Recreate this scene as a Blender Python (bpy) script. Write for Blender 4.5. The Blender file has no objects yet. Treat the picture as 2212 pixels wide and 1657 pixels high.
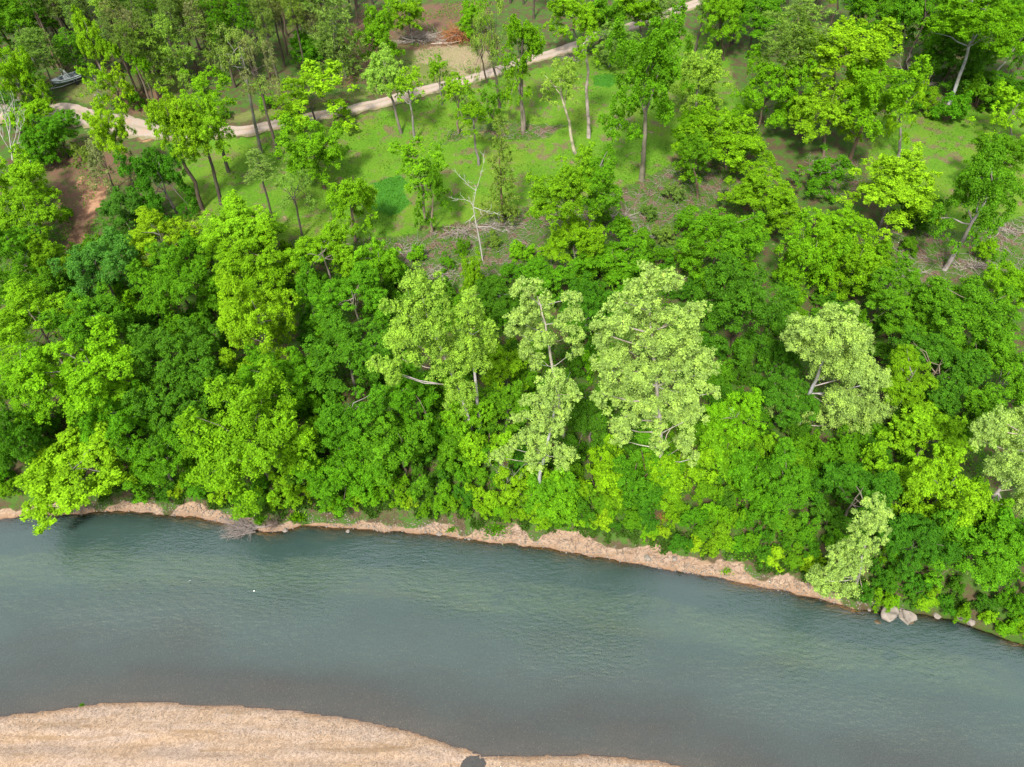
import bpy, math, random
import numpy as np
from mathutils import Vector

# ------------------------------------------------------------------ camera, sky, sun, exposure
scene = bpy.context.scene
RAD = math.radians
CAM_H, DEP, FPX = 85.0, RAD(48.0), 1520.0          # height over the river, downward tilt, focal length for a 2212 px wide frame
cam_data = bpy.data.cameras.new("camera")
cam_data.sensor_width = 36.0
cam_data.lens = 36.0 * FPX / 2212.0
cam_data.clip_start, cam_data.clip_end = 0.5, 9000.0
cam = bpy.data.objects.new("camera", cam_data)
cam.location = (0, 0, CAM_H)
cam.rotation_euler = (math.pi / 2 - DEP, 0, 0)
scene.collection.objects.link(cam)
scene.camera = cam

SUN_EL, SUN_AZ = RAD(51), RAD(-160)                # azimuth from +y towards +x: the sun stands behind the camera, to the left
world = bpy.data.worlds.new("World")
scene.world = world
world.use_nodes = True
wn, wl = world.node_tree.nodes, world.node_tree.links
bg = wn["Background"]
sky = wn.new("ShaderNodeTexSky")
sky.sky_type = 'NISHITA'
sky.sun_disc = False
sky.sun_elevation = SUN_EL
sky.sun_rotation = SUN_AZ
sky.dust_density = 2.5
veil = wn.new("ShaderNodeMix")                      # thin bright cloud over the whole sky
veil.data_type = 'RGBA'
veil.inputs[0].default_value = 0.72
veil.inputs[7].default_value = (6.2, 6.4, 6.6, 1)
wl.new(sky.outputs[0], veil.inputs[6])
wl.new(veil.outputs[2], bg.inputs[0])
bg.inputs[1].default_value = 0.112

sun_data = bpy.data.lights.new("sun", 'SUN')
sun_data.energy = 3.1
sun_data.angle = RAD(8)
sun_data.color = (1.0, 0.95, 0.86)
sun = bpy.data.objects.new("sun", sun_data)
sd = Vector((math.sin(SUN_AZ) * math.cos(SUN_EL), math.cos(SUN_AZ) * math.cos(SUN_EL), math.sin(SUN_EL)))
sun.rotation_euler = sd.to_track_quat('Z', 'Y').to_euler()
sun.location = sd * 200
scene.collection.objects.link(sun)

vs = scene.view_settings
vs.view_transform, vs.look, vs.gamma, vs.use_curve_mapping = 'Standard', 'None', 1.0, False
vs.exposure = 1.36
scene.cycles.max_bounces = 8
scene.cycles.diffuse_bounces = 3
scene.cycles.transmission_bounces = 3
scene.cycles.transparent_max_bounces = 8
scene.cycles.use_denoising = True

# ------------------------------------------------------------------ helpers
rng = np.random.default_rng(7)
random.seed(7)
COL = scene.collection
SD, CD = math.sin(DEP), math.cos(DEP)


def ray(px, py):
    a, b = (px - 1106.0) / FPX, (828.5 - py) / FPX
    return np.array([a, CD + b * SD, -SD + b * CD])


def mesh_obj(name, verts, faces, mat=None, parent=None, smooth=False, tint=None):
    """One mesh object from numpy arrays; faces is an (n,3) or (n,4) array or a list of lists."""
    me = bpy.data.meshes.new(name)
    verts = np.asarray(verts, dtype=np.float32)
    if isinstance(faces, np.ndarray):
        n, k = faces.shape
        me.vertices.add(len(verts)); me.vertices.foreach_set("co", verts.ravel())
        me.loops.add(n * k); me.loops.foreach_set("vertex_index", faces.astype(np.int32).ravel())
        me.polygons.add(n)
        me.polygons.foreach_set("loop_start", np.arange(0, n * k, k, dtype=np.int32))
        me.update(calc_edges=True)
    else:
        me.from_pydata(verts.tolist(), [], faces)
    if smooth:
        me.polygons.foreach_set("use_smooth", np.ones(len(me.polygons), dtype=bool))
    if tint is not None:
        for nm, arr in tint.items():
            dom = 'FACE' if len(arr) == len(me.polygons) else 'POINT'
            at = me.attributes.new(nm, 'FLOAT', dom)
            at.data.foreach_set("value", np.asarray(arr, dtype=np.float32))
    if mat: me.materials.append(mat)
    o = bpy.data.objects.new(name, me)
    COL.objects.link(o)
    if parent: o.parent = parent
    return o


def share(name, me, parent=None):
    o = bpy.data.objects.new(name, me)
    COL.objects.link(o)
    if parent: o.parent = parent
    return o


def thing(name, label, cat, loc=(0, 0, 0), rz=0, group=None):
    o = bpy.data.objects.new(name, None)
    o.empty_display_size = 0.5
    COL.objects.link(o)
    o.location = [float(v) for v in loc]; o.rotation_euler = (0, 0, rz)
    return tag(o, label, cat, group)


def tag(o, label, cat, group=None):
    o["label"], o["category"] = label, cat
    if group: o["group"] = group
    return o


def setting(o): o["kind"] = "structure"; return o
def stuff(o): o["kind"] = "stuff"; return o


class Tubes:
    """Collects tapered tubes into one mesh."""
    def __init__(self): self.v, self.f, self.n = [], [], 0
    def add(self, pts, radii, sides=6):
        pts = np.asarray(pts, float); k = len(pts)
        radii = np.asarray(radii, float)
        tan = np.gradient(pts, axis=0) if k > 2 else np.repeat([pts[1] - pts[0]], 2, 0)
        tan /= np.linalg.norm(tan, axis=1, keepdims=True) + 1e-9
        ref = np.array([0, 0, 1.0]) if abs(tan[0][2]) < .8 else np.array([1.0, 0, 0])
        u = np.cross(tan, ref); u /= np.linalg.norm(u, axis=1, keepdims=True) + 1e-9
        w = np.cross(tan, u)
        a = np.linspace(0, 2 * math.pi, sides, endpoint=False)
        ring = (u[:, None, :] * np.cos(a)[None, :, None] + w[:, None, :] * np.sin(a)[None, :, None]) * radii[:, None, None] + pts[:, None, :]
        self.v.append(ring.reshape(-1, 3))
        i = np.arange(k - 1)[:, None] * sides; j = np.arange(sides)[None, :]; j2 = (j + 1) % sides
        self.f.append(np.stack([i + j, i + j2, i + sides + j2, i + sides + j], -1).reshape(-1, 4) + self.n)
        self.n += k * sides
    def build(self, name, mat, parent=None, smooth=True):
        return mesh_obj(name, np.concatenate(self.v), np.concatenate(self.f), mat, parent, smooth)


def wiggle(p0, p1, n, amp, r=None):
    """A path from p0 to p1 with a gentle random bend."""
    r = r or rng
    t = np.linspace(0, 1, n)[:, None]
    p = np.asarray(p0)[None] * (1 - t) + np.asarray(p1)[None] * t
    off = r.normal(0, amp, (n, 3)); off[0] = 0; off[-1] = 0
    return p + off


# value noise on the plane for terrain
_tab = rng.random((64, 64))
def vnoise(x, y):
    x = np.asarray(x, float); y = np.asarray(y, float)
    xi, yi = np.floor(x).astype(int), np.floor(y).astype(int)
    fx, fy = x - xi, y - yi
    fx, fy = fx * fx * (3 - 2 * fx), fy * fy * (3 - 2 * fy)
    g = lambda a, b: _tab[a % 64, b % 64]
    return ((g(xi, yi) * (1 - fx) + g(xi + 1, yi) * fx) * (1 - fy) + (g(xi, yi + 1) * (1 - fx) + g(xi + 1, yi + 1) * fx) * fy) - .5
def fbm(x, y, s, o=3):
    return sum(vnoise(x / s * 2 ** k + 17 * k, y / s * 2 ** k + 31 * k) / 2 ** k for k in range(o))

# ------------------------------------------------------------------ terrain shape
def on_plane(px, py, z=0.0):
    d = ray(px, py); t = (CAM_H - z) / -d[2]
    return np.array([d[0] * t, d[1] * t])

FAR_PX = [(-60, 1124), (0, 1122), (130, 1112), (250, 1105), (400, 1116), (470, 1126), (560, 1146), (612, 1150), (650, 1138), (760, 1142), (900, 1153), (1030, 1170), (1160, 1183),
          (1300, 1206), (1430, 1232), (1560, 1251), (1690, 1276), (1760, 1294), (1850, 1318), (1930, 1322), (2010, 1332), (2080, 1345), (2150, 1374), (2212, 1394), (2290, 1420)]
NEAR_PX = [(-60, 1558), (0, 1548), (100, 1534), (230, 1519), (330, 1514), (420, 1520), (540, 1526), (640, 1534), (760, 1552), (850, 1570), (920, 1588), (980, 1610),
           (1040, 1628), (1130, 1632), (1240, 1630), (1340, 1636), (1420, 1642), (1490, 1660), (1650, 1700), (1900, 1750), (2300, 1800)]
_far = np.array([on_plane(*p) for p in FAR_PX]); _near = np.array([on_plane(*p) for p in NEAR_PX])
def y_far(x):
    return np.interp(x, _far[:, 0], _far[:, 1]) + 0.5 * fbm(x, x * 0 + 3.3, 2.2, 3) + 0.2 * fbm(x, x * 0 + 8, .6, 2)
def y_near(x):
    return np.interp(x, _near[:, 0], _near[:, 1]) + 0.25 * fbm(x, x * 0 + 5.1, 1.6, 3)

PUDDLE = on_plane(1012, 1652)
def H(x, y):
    x = np.asarray(x, float); y = np.asarray(y, float)
    yf, yn = y_far(x), y_near(x)
    s = y - yf
    t = (y - yn) / (yf - yn)
    up = np.interp(s, [0, .5, 2.4, 3.6, 6, 10, 30, 50, 75, 100, 130, 200, 400, 3000, 9000], [0, .22, .75, 1.9, 3.0, 3.6, 5.2, 7, 10, 13.5, 15, 20, 45, 120, 160])
    up = up + np.clip(s / 12, 0, 1) * 1.1 * fbm(x, y, 22, 3) + np.clip(s / 3, 0, 1) * .28 * fbm(x, y, 3.5, 3)
    bed = -np.interp(t, [0, .1, .3, .55, .75, .88, .965, 1], [0, .08, .3, .55, 1.05, 1.0, .4, 0])
    bed = bed + np.clip(np.minimum(t, 1 - t) * 8, 0, 1) * .22 * fbm(x, y * 2.5, 8, 3)
    bed = bed - np.clip((y - yn) * .22, 0, .07) - np.clip((yf - y) * .22, 0, .07)
    q = yn - y
    bar = np.interp(q, [0, .4, 3, 8, 30, 80], [0, .1, .38, .75, 1.6, 3]) + np.clip(q / 2, 0, 1) * (.34 * fbm(x * .3 + y * .1, y * 2.0, 3.2, 3))
    dx, dy = (x - PUDDLE[0]) / 1.7 + 1.1 * fbm(x, y, 1.3, 3), (y - PUDDLE[1]) / .7 + .9 * fbm(x + 9, y, 1.1, 3)
    bar = np.maximum(bar, np.clip(q, 0, .4) * .12)
    bar = bar - .50 * np.exp(-(dx * dx + dy * dy)) * np.clip(q / .6, 0, 1)
    return np.where(s > 0, up, np.where(t > 0, np.minimum(bed, -.004), bar))


def ground(px, py, lift=0.0):
    """The point of the terrain (raised by lift) seen at a place of the photograph."""
    d = ray(px, py)
    t = np.concatenate([np.linspace(40, 330, 1500), np.linspace(331, 1500, 800)])
    P = np.outer(t, d) + np.array([0, 0, CAM_H])
    below = P[:, 2] < H(P[:, 0], P[:, 1]) + lift
    i = int(np.argmax(below)) if below.any() else len(t) - 1
    a, b = t[max(i - 1, 0)], t[i]
    for _ in range(18):
        m = (a + b) / 2; p = d * m + [0, 0, CAM_H]
        if p[2] < H(p[0], p[1]) + lift: b = m
        else: a = m
    p = d * b + np.array([0, 0, CAM_H])
    return np.array([p[0], p[1], float(H(p[0], p[1]))])


def inside_soft(px_poly, X, Y, soft):
    """0..1 mask of a patch of ground; soft is the width of its edge in metres."""
    P = np.array([ground(*p)[:2] for p in px_poly])
    Q = np.roll(P, -1, 0)
    ins = np.zeros(X.shape, bool); dist = np.full(X.shape, 1e9)
    for (ax, ay), (bx, by) in zip(P, Q):
        c = (ay > Y) != (by > Y)
        with np.errstate(divide='ignore', invalid='ignore'):
            ins ^= c & (X < (bx - ax) * (Y - ay) / (by - ay + 1e-12) + ax)
        l2 = (bx - ax) ** 2 + (by - ay) ** 2 + 1e-9
        u = np.clip(((X - ax) * (bx - ax) + (Y - ay) * (by - ay)) / l2, 0, 1)
        dist = np.minimum(dist, np.hypot(X - ax - u * (bx - ax), Y - ay - u * (by - ay)))
    return np.clip(.5 + np.where(ins, dist, -dist) / soft, 0, 1)

# ------------------------------------------------------------------ materials
def material(name):
    m = bpy.data.materials.new(name); m.use_nodes = True
    nt = m.node_tree; nt.nodes.clear()
    out = nt.nodes.new("ShaderNodeOutputMaterial")
    return m, nt, out


class N:
    """Short-hand for node building."""
    def __init__(self, nt): self.nt = nt
    def new(self, kind, **kw):
        n = self.nt.nodes.new("ShaderNode" + kind)
        for k, v in kw.items(): setattr(n, k, v)
        return n
    def link(self, a, b): self.nt.links.new(a, b)
    def attr(self, name): return self.new("Attribute", attribute_name=name).outputs["Fac"]
    def pos(self): return self.new("NewGeometry").outputs["Position"]
    def noise(self, scale, detail=4, rough=.55, vec=None, stretch=None):
        n = self.new("TexNoise"); n.inputs["Scale"].default_value = scale; n.inputs["Detail"].default_value = detail; n.inputs["Roughness"].default_value = rough
        v = vec or self.pos()
        if stretch:
            mp = self.new("Mapping"); mp.inputs["Scale"].default_value = stretch[:3]
            if len(stretch) > 3: mp.inputs["Rotation"].default_value = (0, 0, stretch[3])
            self.link(v, mp.inputs[0]); v = mp.outputs[0]
        self.link(v, n.inputs["Vector"])
        return n.outputs[0]
    def ramp(self, fac, stops):
        r = self.new("ValToRGB"); e = r.color_ramp.elements
        while len(e) < len(stops): e.new(.5)
        for el, (p, c) in zip(e, stops):
            el.position = p; el.color = (*c, 1) if not isinstance(c, (int, float)) else (c, c, c, 1)
        self.link(fac, r.inputs[0]); return r.outputs[0]
    def mix(self, fac, a, b, mode='MIX'):
        m = self.new("Mix", data_type='RGBA', blend_type=mode)
        for sock, v in ((m.inputs[0], fac), (m.inputs[6], a), (m.inputs[7], b)):
            if isinstance(v, (int, float)): sock.default_value = v
            elif isinstance(v, tuple): sock.default_value = (*v[:3], 1)
            else: self.link(v, sock)
        return m.outputs[2]
    def math(self, op, a, b=0.0, clamp=False):
        m = self.new("Math", operation=op, use_clamp=clamp)
        for sock, v in zip(m.inputs, (a, b)):
            if isinstance(v, (int, float)): sock.default_value = v
            else: self.link(v, sock)
        return m.outputs[0]
    def principled(self, color, rough=.9, bump=None, strength=.3, dist=.05, spec=.3):
        b = self.new("BsdfPrincipled")
        if isinstance(color, tuple): b.inputs["Base Color"].default_value = (*color[:3], 1)
        else: self.link(color, b.inputs["Base Color"])
        b.inputs["Roughness"].default_value = rough
        b.inputs["Specular IOR Level"].default_value = spec
        if bump is not None:
            bp = self.new("Bump"); bp.inputs["Strength"].default_value = strength; bp.inputs["Distance"].default_value = dist
            self.link(bump, bp.inputs["Height"]); self.link(bp.outputs[0], b.inputs["Normal"])
        return b.outputs[0]


def simple_mat(name, color, rough=.7, scale=6.0, var=.25, metallic=0.0):
    m, nt, out = material(name); n = N(nt)
    f = n.noise(scale, 5, .6, vec=n.new("TexCoord").outputs["Object"])
    c = n.mix(f, tuple(v * (1 - var) for v in color), tuple(min(1, v * (1 + var)) for v in color))
    s = n.principled(c, rough, f, .2, .02)
    s.node.inputs["Metallic"].default_value = metallic
    n.link(s, out.inputs[0]); return m


def leaf_mat(name, trans=.36):
    """Leaves: the object's own colour, varied leaf by leaf and spray by spray, with light shining through."""
    m, nt, out = material(name); n = N(nt)
    oc = n.new("ObjectInfo").outputs["Color"]
    t1, t2 = n.attr("leaf_tint"), n.attr("spray_tint")
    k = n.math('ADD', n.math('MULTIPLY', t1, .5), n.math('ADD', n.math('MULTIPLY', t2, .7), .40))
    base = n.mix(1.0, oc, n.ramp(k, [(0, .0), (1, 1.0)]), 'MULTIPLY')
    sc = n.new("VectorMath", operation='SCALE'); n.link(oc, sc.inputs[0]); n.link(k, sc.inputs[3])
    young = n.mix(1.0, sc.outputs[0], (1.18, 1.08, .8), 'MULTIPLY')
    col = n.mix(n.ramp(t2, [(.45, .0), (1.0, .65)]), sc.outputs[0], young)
    d = n.new("BsdfDiffuse"); n.link(col, d.inputs[0])
    tr = n.new("BsdfTranslucent"); n.link(n.mix(1.0, col, (1.25, 1.2, .5), 'MULTIPLY'), tr.inputs[0])
    mx = n.new("MixShader"); mx.inputs[0].default_value = trans
    n.link(d.outputs[0], mx.inputs[1]); n.link(tr.outputs[0], mx.inputs[2])
    gl = n.new("BsdfGlossy"); gl.inputs["Roughness"].default_value = .6; gl.inputs["Color"].default_value = (1, 1, 1, 1)
    m2 = n.new("MixShader"); m2.inputs[0].default_value = .004
    n.link(mx.outputs[0], m2.inputs[1]); n.link(gl.outputs[0], m2.inputs[2])
    n.link(m2.outputs[0], out.inputs[0]); return m


def bark_mat(name):
    m, nt, out = material(name); n = N(nt)
    oc = n.new("ObjectInfo").outputs["Color"]
    f = n.noise(3.0, 6, .65, stretch=(2.5, 2.5, .6)); g = n.noise(.5, 3, .5)
    k = n.ramp(f, [(.25, .55), (.55, 1.0), (.8, 1.5)])
    c = n.mix(1.0, oc, k, 'MULTIPLY')
    c = n.mix(n.ramp(g, [(.46, 0.0), (.62, .7)]), c, (.085, .085, .05))
    n.link(n.principled(c, .95, f, .6, .06, .15), out.inputs[0]); return m


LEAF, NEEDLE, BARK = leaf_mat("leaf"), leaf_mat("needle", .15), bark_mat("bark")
TWIG = simple_mat("weathered_wood", (.25, .215, .185), .9, 2.5, .4)
RUST = simple_mat("dead_needles", (.26, .105, .04), .9, 2, .45)
STONE = simple_mat("pale_stone", (.175, .15, .125), .95, 1.6, .75)
WETSTONE = simple_mat("wet_stone", (.07, .05, .025), .4, 3.0, .5)

# ------------------------------------------------------------------ ground
def axis(*segs):
    a = []
    for lo, hi, st in segs: a += list(np.arange(lo, hi, st))
    return np.array(a)
_out = 185 * 1.16 ** np.arange(1, 25)
gx = np.concatenate([-_out[::-1], axis((-185, -72, 1.1), (-72, 72, .5), (72, 186, 1.1)), _out])
gy = np.concatenate([14 - (2 * 1.3 ** np.arange(1, 27))[::-1], axis((14, 64, .3), (64, 215, .72), (215, 330, 2.5)), 330 * 1.13 ** np.arange(1, 26)])
GX, GY = np.meshgrid(gx, gy)
GZ = H(GX, GY)
LAWN = [[(290, 300), (500, 298), (720, 262), (850, 230), (1040, 182), (1230, 128), (1450, 58), (1560, 90), (1590, 180), (1640, 260), (1500, 330), (1380, 400), (1110, 452), (960, 492), (850, 520), (700, 530), (540, 520), (370, 480), (395, 340)],
        [(1890, 250), (2000, 228), (2260, 230), (2260, 470), (2090, 520), (1960, 500), (1870, 380)]]
VERGE = [[(430, 276), (600, 248), (780, 212), (850, 196), (840, 180), (740, 205), (560, 235), (440, 258)], [(210, 190), (300, 200), (340, 130), (420, 190), (300, 240)], [(140, 178), (215, 178), (205, 225), (150, 215)], [(870, 105), (990, 92), (1040, 100), (1010, 170), (880, 185), (800, 175)]]
DEBRIS = [[(620, 520), (840, 512), (960, 496), (1120, 455), (1330, 415), (1500, 330), (1620, 400), (1500, 470), (1400, 520), (1320, 560), (1100, 610), (950, 610), (850, 570), (700, 560)],
          [(1890, 490), (2110, 500), (2260, 450), (2260, 590), (2050, 600), (1850, 660), (1840, 600)], [(1740, 330), (1850, 340), (1880, 420), (1760, 430)], [(1000, 275), (1090, 262), (1230, 270), (1180, 300), (1060, 300)], [(970, 285), (1000, 275), (1010, 300), (960, 310)]]
DIRT = [[(165, 395), (178, 380), (205, 400), (238, 392), (228, 425), (205, 470), (190, 510), (160, 555), (125, 620), (130, 560), (155, 500), (180, 440)], [(330, 285), (345, 300), (310, 310), (290, 300)]]
LITTER = [[(85, 330), (200, 300), (285, 330), (300, 400), (215, 400), (190, 470), (140, 520), (120, 440)], [(230, 190), (330, 190), (440, 230), (480, 262), (280, 250)], [(780, 20), (1050, 0), (1080, 110), (1000, 100), (860, 110), (770, 180), (740, 190), (720, 110)]]
TAN = [[(895, 105), (985, 98), (1040, 104), (1048, 135), (1000, 165), (960, 140), (900, 135)], [(1020, 100), (1060, 110), (1060, 160), (1020, 160)]]
LUSH = [[(805, 395), (860, 378), (885, 395), (870, 415), (890, 440), (845, 468), (800, 450), (815, 425)], [(1280, 165), (1320, 158), (1340, 172), (1320, 188), (1285, 185)]]


def patch(polys, soft):
    m = np.zeros(GX.shape)
    sel = (np.abs(GX) < 190) & (GY > 10) & (GY < 330)
    for p in polys: m[sel] = np.maximum(m[sel], inside_soft(p, GX[sel], GY[sel], soft))
    return m
M_LAWN, M_DEB, M_DIRT, M_LIT, M_TAN, M_LUSH, M_VERGE = patch(LAWN, 5), patch(DEBRIS, 4), patch(DIRT, 2.5), patch(LITTER, 5), patch(TAN, 4), patch(LUSH, 2), patch(VERGE, 4)
YF, YN = y_far(GX), y_near(GX)
S_FAR = GY - YF
M_GRAV = np.clip((np.interp(GX, [-60, -25, -5, 18, 40, 46, 80], [1.6, 1.6, 2.1, 2.7, 2.2, .2, .1]) + 2.6 * fbm(GX, GY, 3.2, 3) - S_FAR) / 1.0, 0, 1)
T_RIV = (GY - YN) / (YF - YN)

gm, nt, out = material("ground"); n = N(nt)
nb, nm_, ns = n.noise(.09, 4, .6), n.noise(.55, 5, .65), n.noise(3.0, 5, .7)
nf = n.noise(8.0, 4, .7)
floor_c = n.mix(n.ramp(nm_, [(.42, 0.), (.56, .9)]), n.mix(ns, (.035, .028, .014), (.10, .075, .04)), n.mix(ns, (.02, .06, .006), (.06, .14, .015)))
grass = n.mix(n.ramp(ns, [(.3, 0.), (.7, 1.)]), (.035, .105, .004), (.095, .20, .012))
grass = n.mix(n.ramp(nb, [(.46, 0.), (.66, .6)]), grass, n.mix(ns, (.075, .12, .010), (.145, .20, .02)))
leafy = n.mix(ns, (.055, .035, .022), (.17, .115, .075))
bare = n.ramp(n.mix(.5, nm_, n.noise(.22, 4, .6)), [(.515, 0.), (.60, .8)])
lawn_c = n.mix(bare, grass, leafy)
lawn_c = n.mix(n.ramp(nf, [(.66, 0.), (.72, .8)]), lawn_c, (.20, .17, .09))
deb_c = n.mix(n.ramp(ns, [(.3, 0.), (.7, 1.)]), (.04, .027, .017), (.16, .11, .075))
deb_c = n.mix(n.ramp(nm_, [(.43, 0.), (.51, .9)]), deb_c, n.mix(ns, (.02, .055, .006), (.06, .13, .012)))
dirt_c = n.mix(n.ramp(ns, [(.3, 0.), (.7, 1.)]), n.mix(n.ramp(nm_, [(.45, 0.), (.6, 1.)]), (.15, .075, .042), (.33, .175, .10)), n.mix(n.ramp(nm_, [(.45, 0.), (.6, 1.)]), (.11, .06, .04), (.28, .155, .10)))
tan_c = n.mix(ns, (.13, .11, .05), (.36, .26, .19))


def rough_edge(a, k=.55):
    """A mask whose edge is broken up by noise."""
    return n.ramp(n.math('ADD', n.math('MULTIPLY', n.math('SUBTRACT', nm_, .5), k * 2), a), [(.42, 0.), (.62, 1.)])
c = n.mix(rough_edge(n.attr("lawn")), floor_c, lawn_c)
c = n.mix(n.math('MULTIPLY', rough_edge(n.attr("verge")), .8), c, n.mix(bare, n.mix(ns, (.06, .10, .02), (.17, .17, .05)), leafy))
c = n.mix(n.math('MULTIPLY', rough_edge(n.attr("litter")), .85), c, n.mix(n.ramp(nm_, [(.5, 0.), (.65, .7)]), n.mix(ns, (.06, .03, .02), (.18, .10, .07)), (.05, .08, .015)))
c = n.mix(rough_edge(n.attr("debris")), c, deb_c)
c = n.mix(n.math('MULTIPLY', rough_edge(n.attr("dirt")), .9), c, dirt_c)
c = n.mix(n.math('MULTIPLY', rough_edge(n.attr("tan"), 1.4), n.ramp(ns, [(.35, .35), (.65, .9)])), c, tan_c)
c = n.mix(rough_edge(n.attr("lush")), c, n.mix(ns, (.02, .09, .008), (.05, .17, .012)))
# gravel: pebbles of many tones
vo = n.new("TexVoronoi"); vo.inputs["Scale"].default_value = 12.0; n.link(n.pos(), vo.inputs["Vector"])
vo2 = n.new("TexVoronoi"); vo2.inputs["Scale"].default_value = 3.6; n.link(n.pos(), vo2.inputs["Vector"])
sep = n.new("SeparateColor"); n.link(vo.outputs["Color"], sep.inputs[0])
sep2 = n.new("SeparateColor"); n.link(vo2.outputs["Color"], sep2.inputs[0])
band = n.noise(.55, 5, .6, stretch=(.28, 1.5, 1, .06))
peb = n.mix(n.ramp(n.mix(.4, sep.outputs[0], sep2.outputs[0]), [(.1, 0.), (.9, 1.)]), (.17, .125, .095), (.335, .262, .208))
warm = n.mix(n.ramp(band, [(.38, 0.), (.62, 1.)]), (1.0, .91, .77), (.98, .96, .94))
grav_c = n.mix(1.0, peb, warm, 'MULTIPLY')
grav_c = n.mix(n.ramp(n.noise(.8, 4, .6, stretch=(.18, 1.8, 1, -.05)), [(.56, 0.), (.66, .6)]), grav_c, (.17, .11, .06))
clay = n.mix(n.ramp(nm_, [(.4, 0.), (.65, .7)]), grav_c, n.mix(ns, (.15, .09, .055), (.29, .19, .125)))
zc = n.new("SeparateXYZ"); n.link(n.pos(), zc.inputs[0]); z = zc.outputs[2]
grav_c = n.mix(n.attr("far_side"), grav_c, clay)
c = n.mix(rough_edge(n.attr("gravel"), .3), c, grav_c)
damp = n.ramp(n.math('ADD', n.math('MULTIPLY', z, 6.0), n.math('MULTIPLY', n.math('SUBTRACT', nm_, .5), .5)), [(.05, 1.), (.35, 0.)])
edge = n.new('MapRange'); edge.inputs[1].default_value = -.75; edge.inputs[2].default_value = .05; n.link(n.math('ADD', n.attr('bed'), n.math('MULTIPLY', n.math('SUBTRACT', ns, .5), .7)), edge.inputs[0])
c = n.mix(n.math('MULTIPLY', edge.outputs[0], .8), c, n.mix(1.0, c, (.60, .50, .42), 'MULTIPLY'))
c = n.mix(n.math('MULTIPLY', damp, n.attr('far_side')), c, n.mix(1.0, c, (.50, .34, .22), 'MULTIPLY'))
# river bed: rusty at the far edge, olive sand, dark weed with tree reflections painted in, grey-brown gravel on the near side
tr_ = n.math('ADD', n.attr("across"), n.math('MULTIPLY', n.math('SUBTRACT', n.noise(.2, 4, .6, stretch=(.35, 1.6, 1)), .5), .30))
bed_c = n.ramp(tr_, [(.0, (.33, .245, .17)), (.05, (.25, .19, .135)), (.16, (.19, .155, .115)), (.38, (.19, .17, .13)), (.60, (.11, .115, .06)), (.68, (.27, .22, .06)), (.79, (.22, .17, .045)), (.85, (.018, .026, .014)), (.94, (.045, .032, .010)), (.985, (.16, .075, .02)), (1.0, (.30, .14, .04))])
weed = n.ramp(n.noise(.33, 5, .62, stretch=(.7, 1.6, 1)), [(.58, 0.), (.66, .85)])
bed_c = n.mix(n.math('MULTIPLY', weed, n.ramp(n.attr("across"), [(.5, 0.), (.75, 1.)])), bed_c, (.012, .018, .012))
speck = n.ramp(sep.outputs[1], [(.0, .7), (.5, 1.), (.95, 1.2), (1., 2.2)])
bed_c = n.mix(1.0, bed_c, speck, 'MULTIPLY')
under = n.math('GREATER_THAN', n.math('ADD', n.attr('bed'), n.math('MULTIPLY', n.math('SUBTRACT', n.mix(.5, ns, nm_), .5), .5)), 0.0)
c = n.mix(under, c, bed_c)
hgt = n.mix(.5, ns, vo.outputs["Distance"])
n.link(n.principled(c, .95, hgt, .55, .12, .15), out.inputs[0])

nxg, nyg = len(gx), len(gy)
ii = (np.arange(nyg - 1)[:, None] * nxg + np.arange(nxg - 1)[None, :])
gfaces = np.stack([ii, ii + 1, ii + nxg + 1, ii + nxg], -1).reshape(-1, 4)
setting(mesh_obj("ground", np.stack([GX, GY, GZ], -1).reshape(-1, 3), gfaces, gm, None, True,
                 {"lawn": M_LAWN.ravel(), "verge": M_VERGE.ravel(), "debris": M_DEB.ravel(), "dirt": M_DIRT.ravel(), "litter": M_LIT.ravel(), "tan": M_TAN.ravel(), "lush": M_LUSH.ravel(),
                  "gravel": M_GRAV.ravel(), "far_side": (S_FAR > 0).ravel() * 1.0, "across": np.clip(T_RIV, 0, 1).ravel(), "bed": np.clip(np.minimum(GY - YN, YF - GY), -3, 3).ravel()}))

# ------------------------------------------------------------------ river
wm, nt, out = material("river_water"); n = N(nt)
dep = n.attr("depth")
r1 = n.noise(2.0, 3, .55, stretch=(.5, 1.5, 1, .75))
r2 = n.noise(1.0, 3, .5, stretch=(.55, 1.5, 1, -.5))
r3 = n.noise(3.2, 2, .5, stretch=(.8, 1.6, 1, .15))
calm = n.ramp(n.noise(.055, 3, .55, stretch=(.7, 1.6, 1)), [(.35, .10), (.55, 1.)])
strong = n.math('MULTIPLY', calm, n.attr("ripple"))
hh = n.math('ADD', n.math('ADD', n.math('MULTIPLY', r1, .6), n.math('MULTIPLY', r2, .7)), n.math('MULTIPLY', r3, .22))
bp = n.new("Bump"); bp.inputs["Distance"].default_value = .23
n.link(n.math('MULTIPLY', strong, .8), bp.inputs["Strength"]); n.link(hh, bp.inputs["Height"])
fr = n.new("Fresnel"); fr.inputs["IOR"].default_value = 1.80; n.link(bp.outputs[0], fr.inputs["Normal"])
gl = n.new("BsdfGlossy"); gl.inputs["Roughness"].default_value = .14; n.link(bp.outputs[0], gl.inputs["Normal"])
tp = n.new("BsdfTransparent"); tint = n.mix(n.ramp(dep, [(0, 0.), (1., 1.)]), (.97, .95, .90), (.62, .80, .74)); n.link(tint, tp.inputs[0])
murk = n.new("BsdfDiffuse"); murk.inputs["Color"].default_value = (.10, .185, .170, 1)
body = n.new("MixShader")
n.link(n.ramp(dep, [(.0, .0), (.25, .07), (.55, .17), (1., .25)]), body.inputs[0]); n.link(tp.outputs[0], body.inputs[1]); n.link(murk.outputs[0], body.inputs[2])
sm = n.new("MixShader"); n.link(fr.outputs[0], sm.inputs[0]); n.link(body.outputs[0], sm.inputs[1]); n.link(gl.outputs[0], sm.inputs[2])
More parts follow.
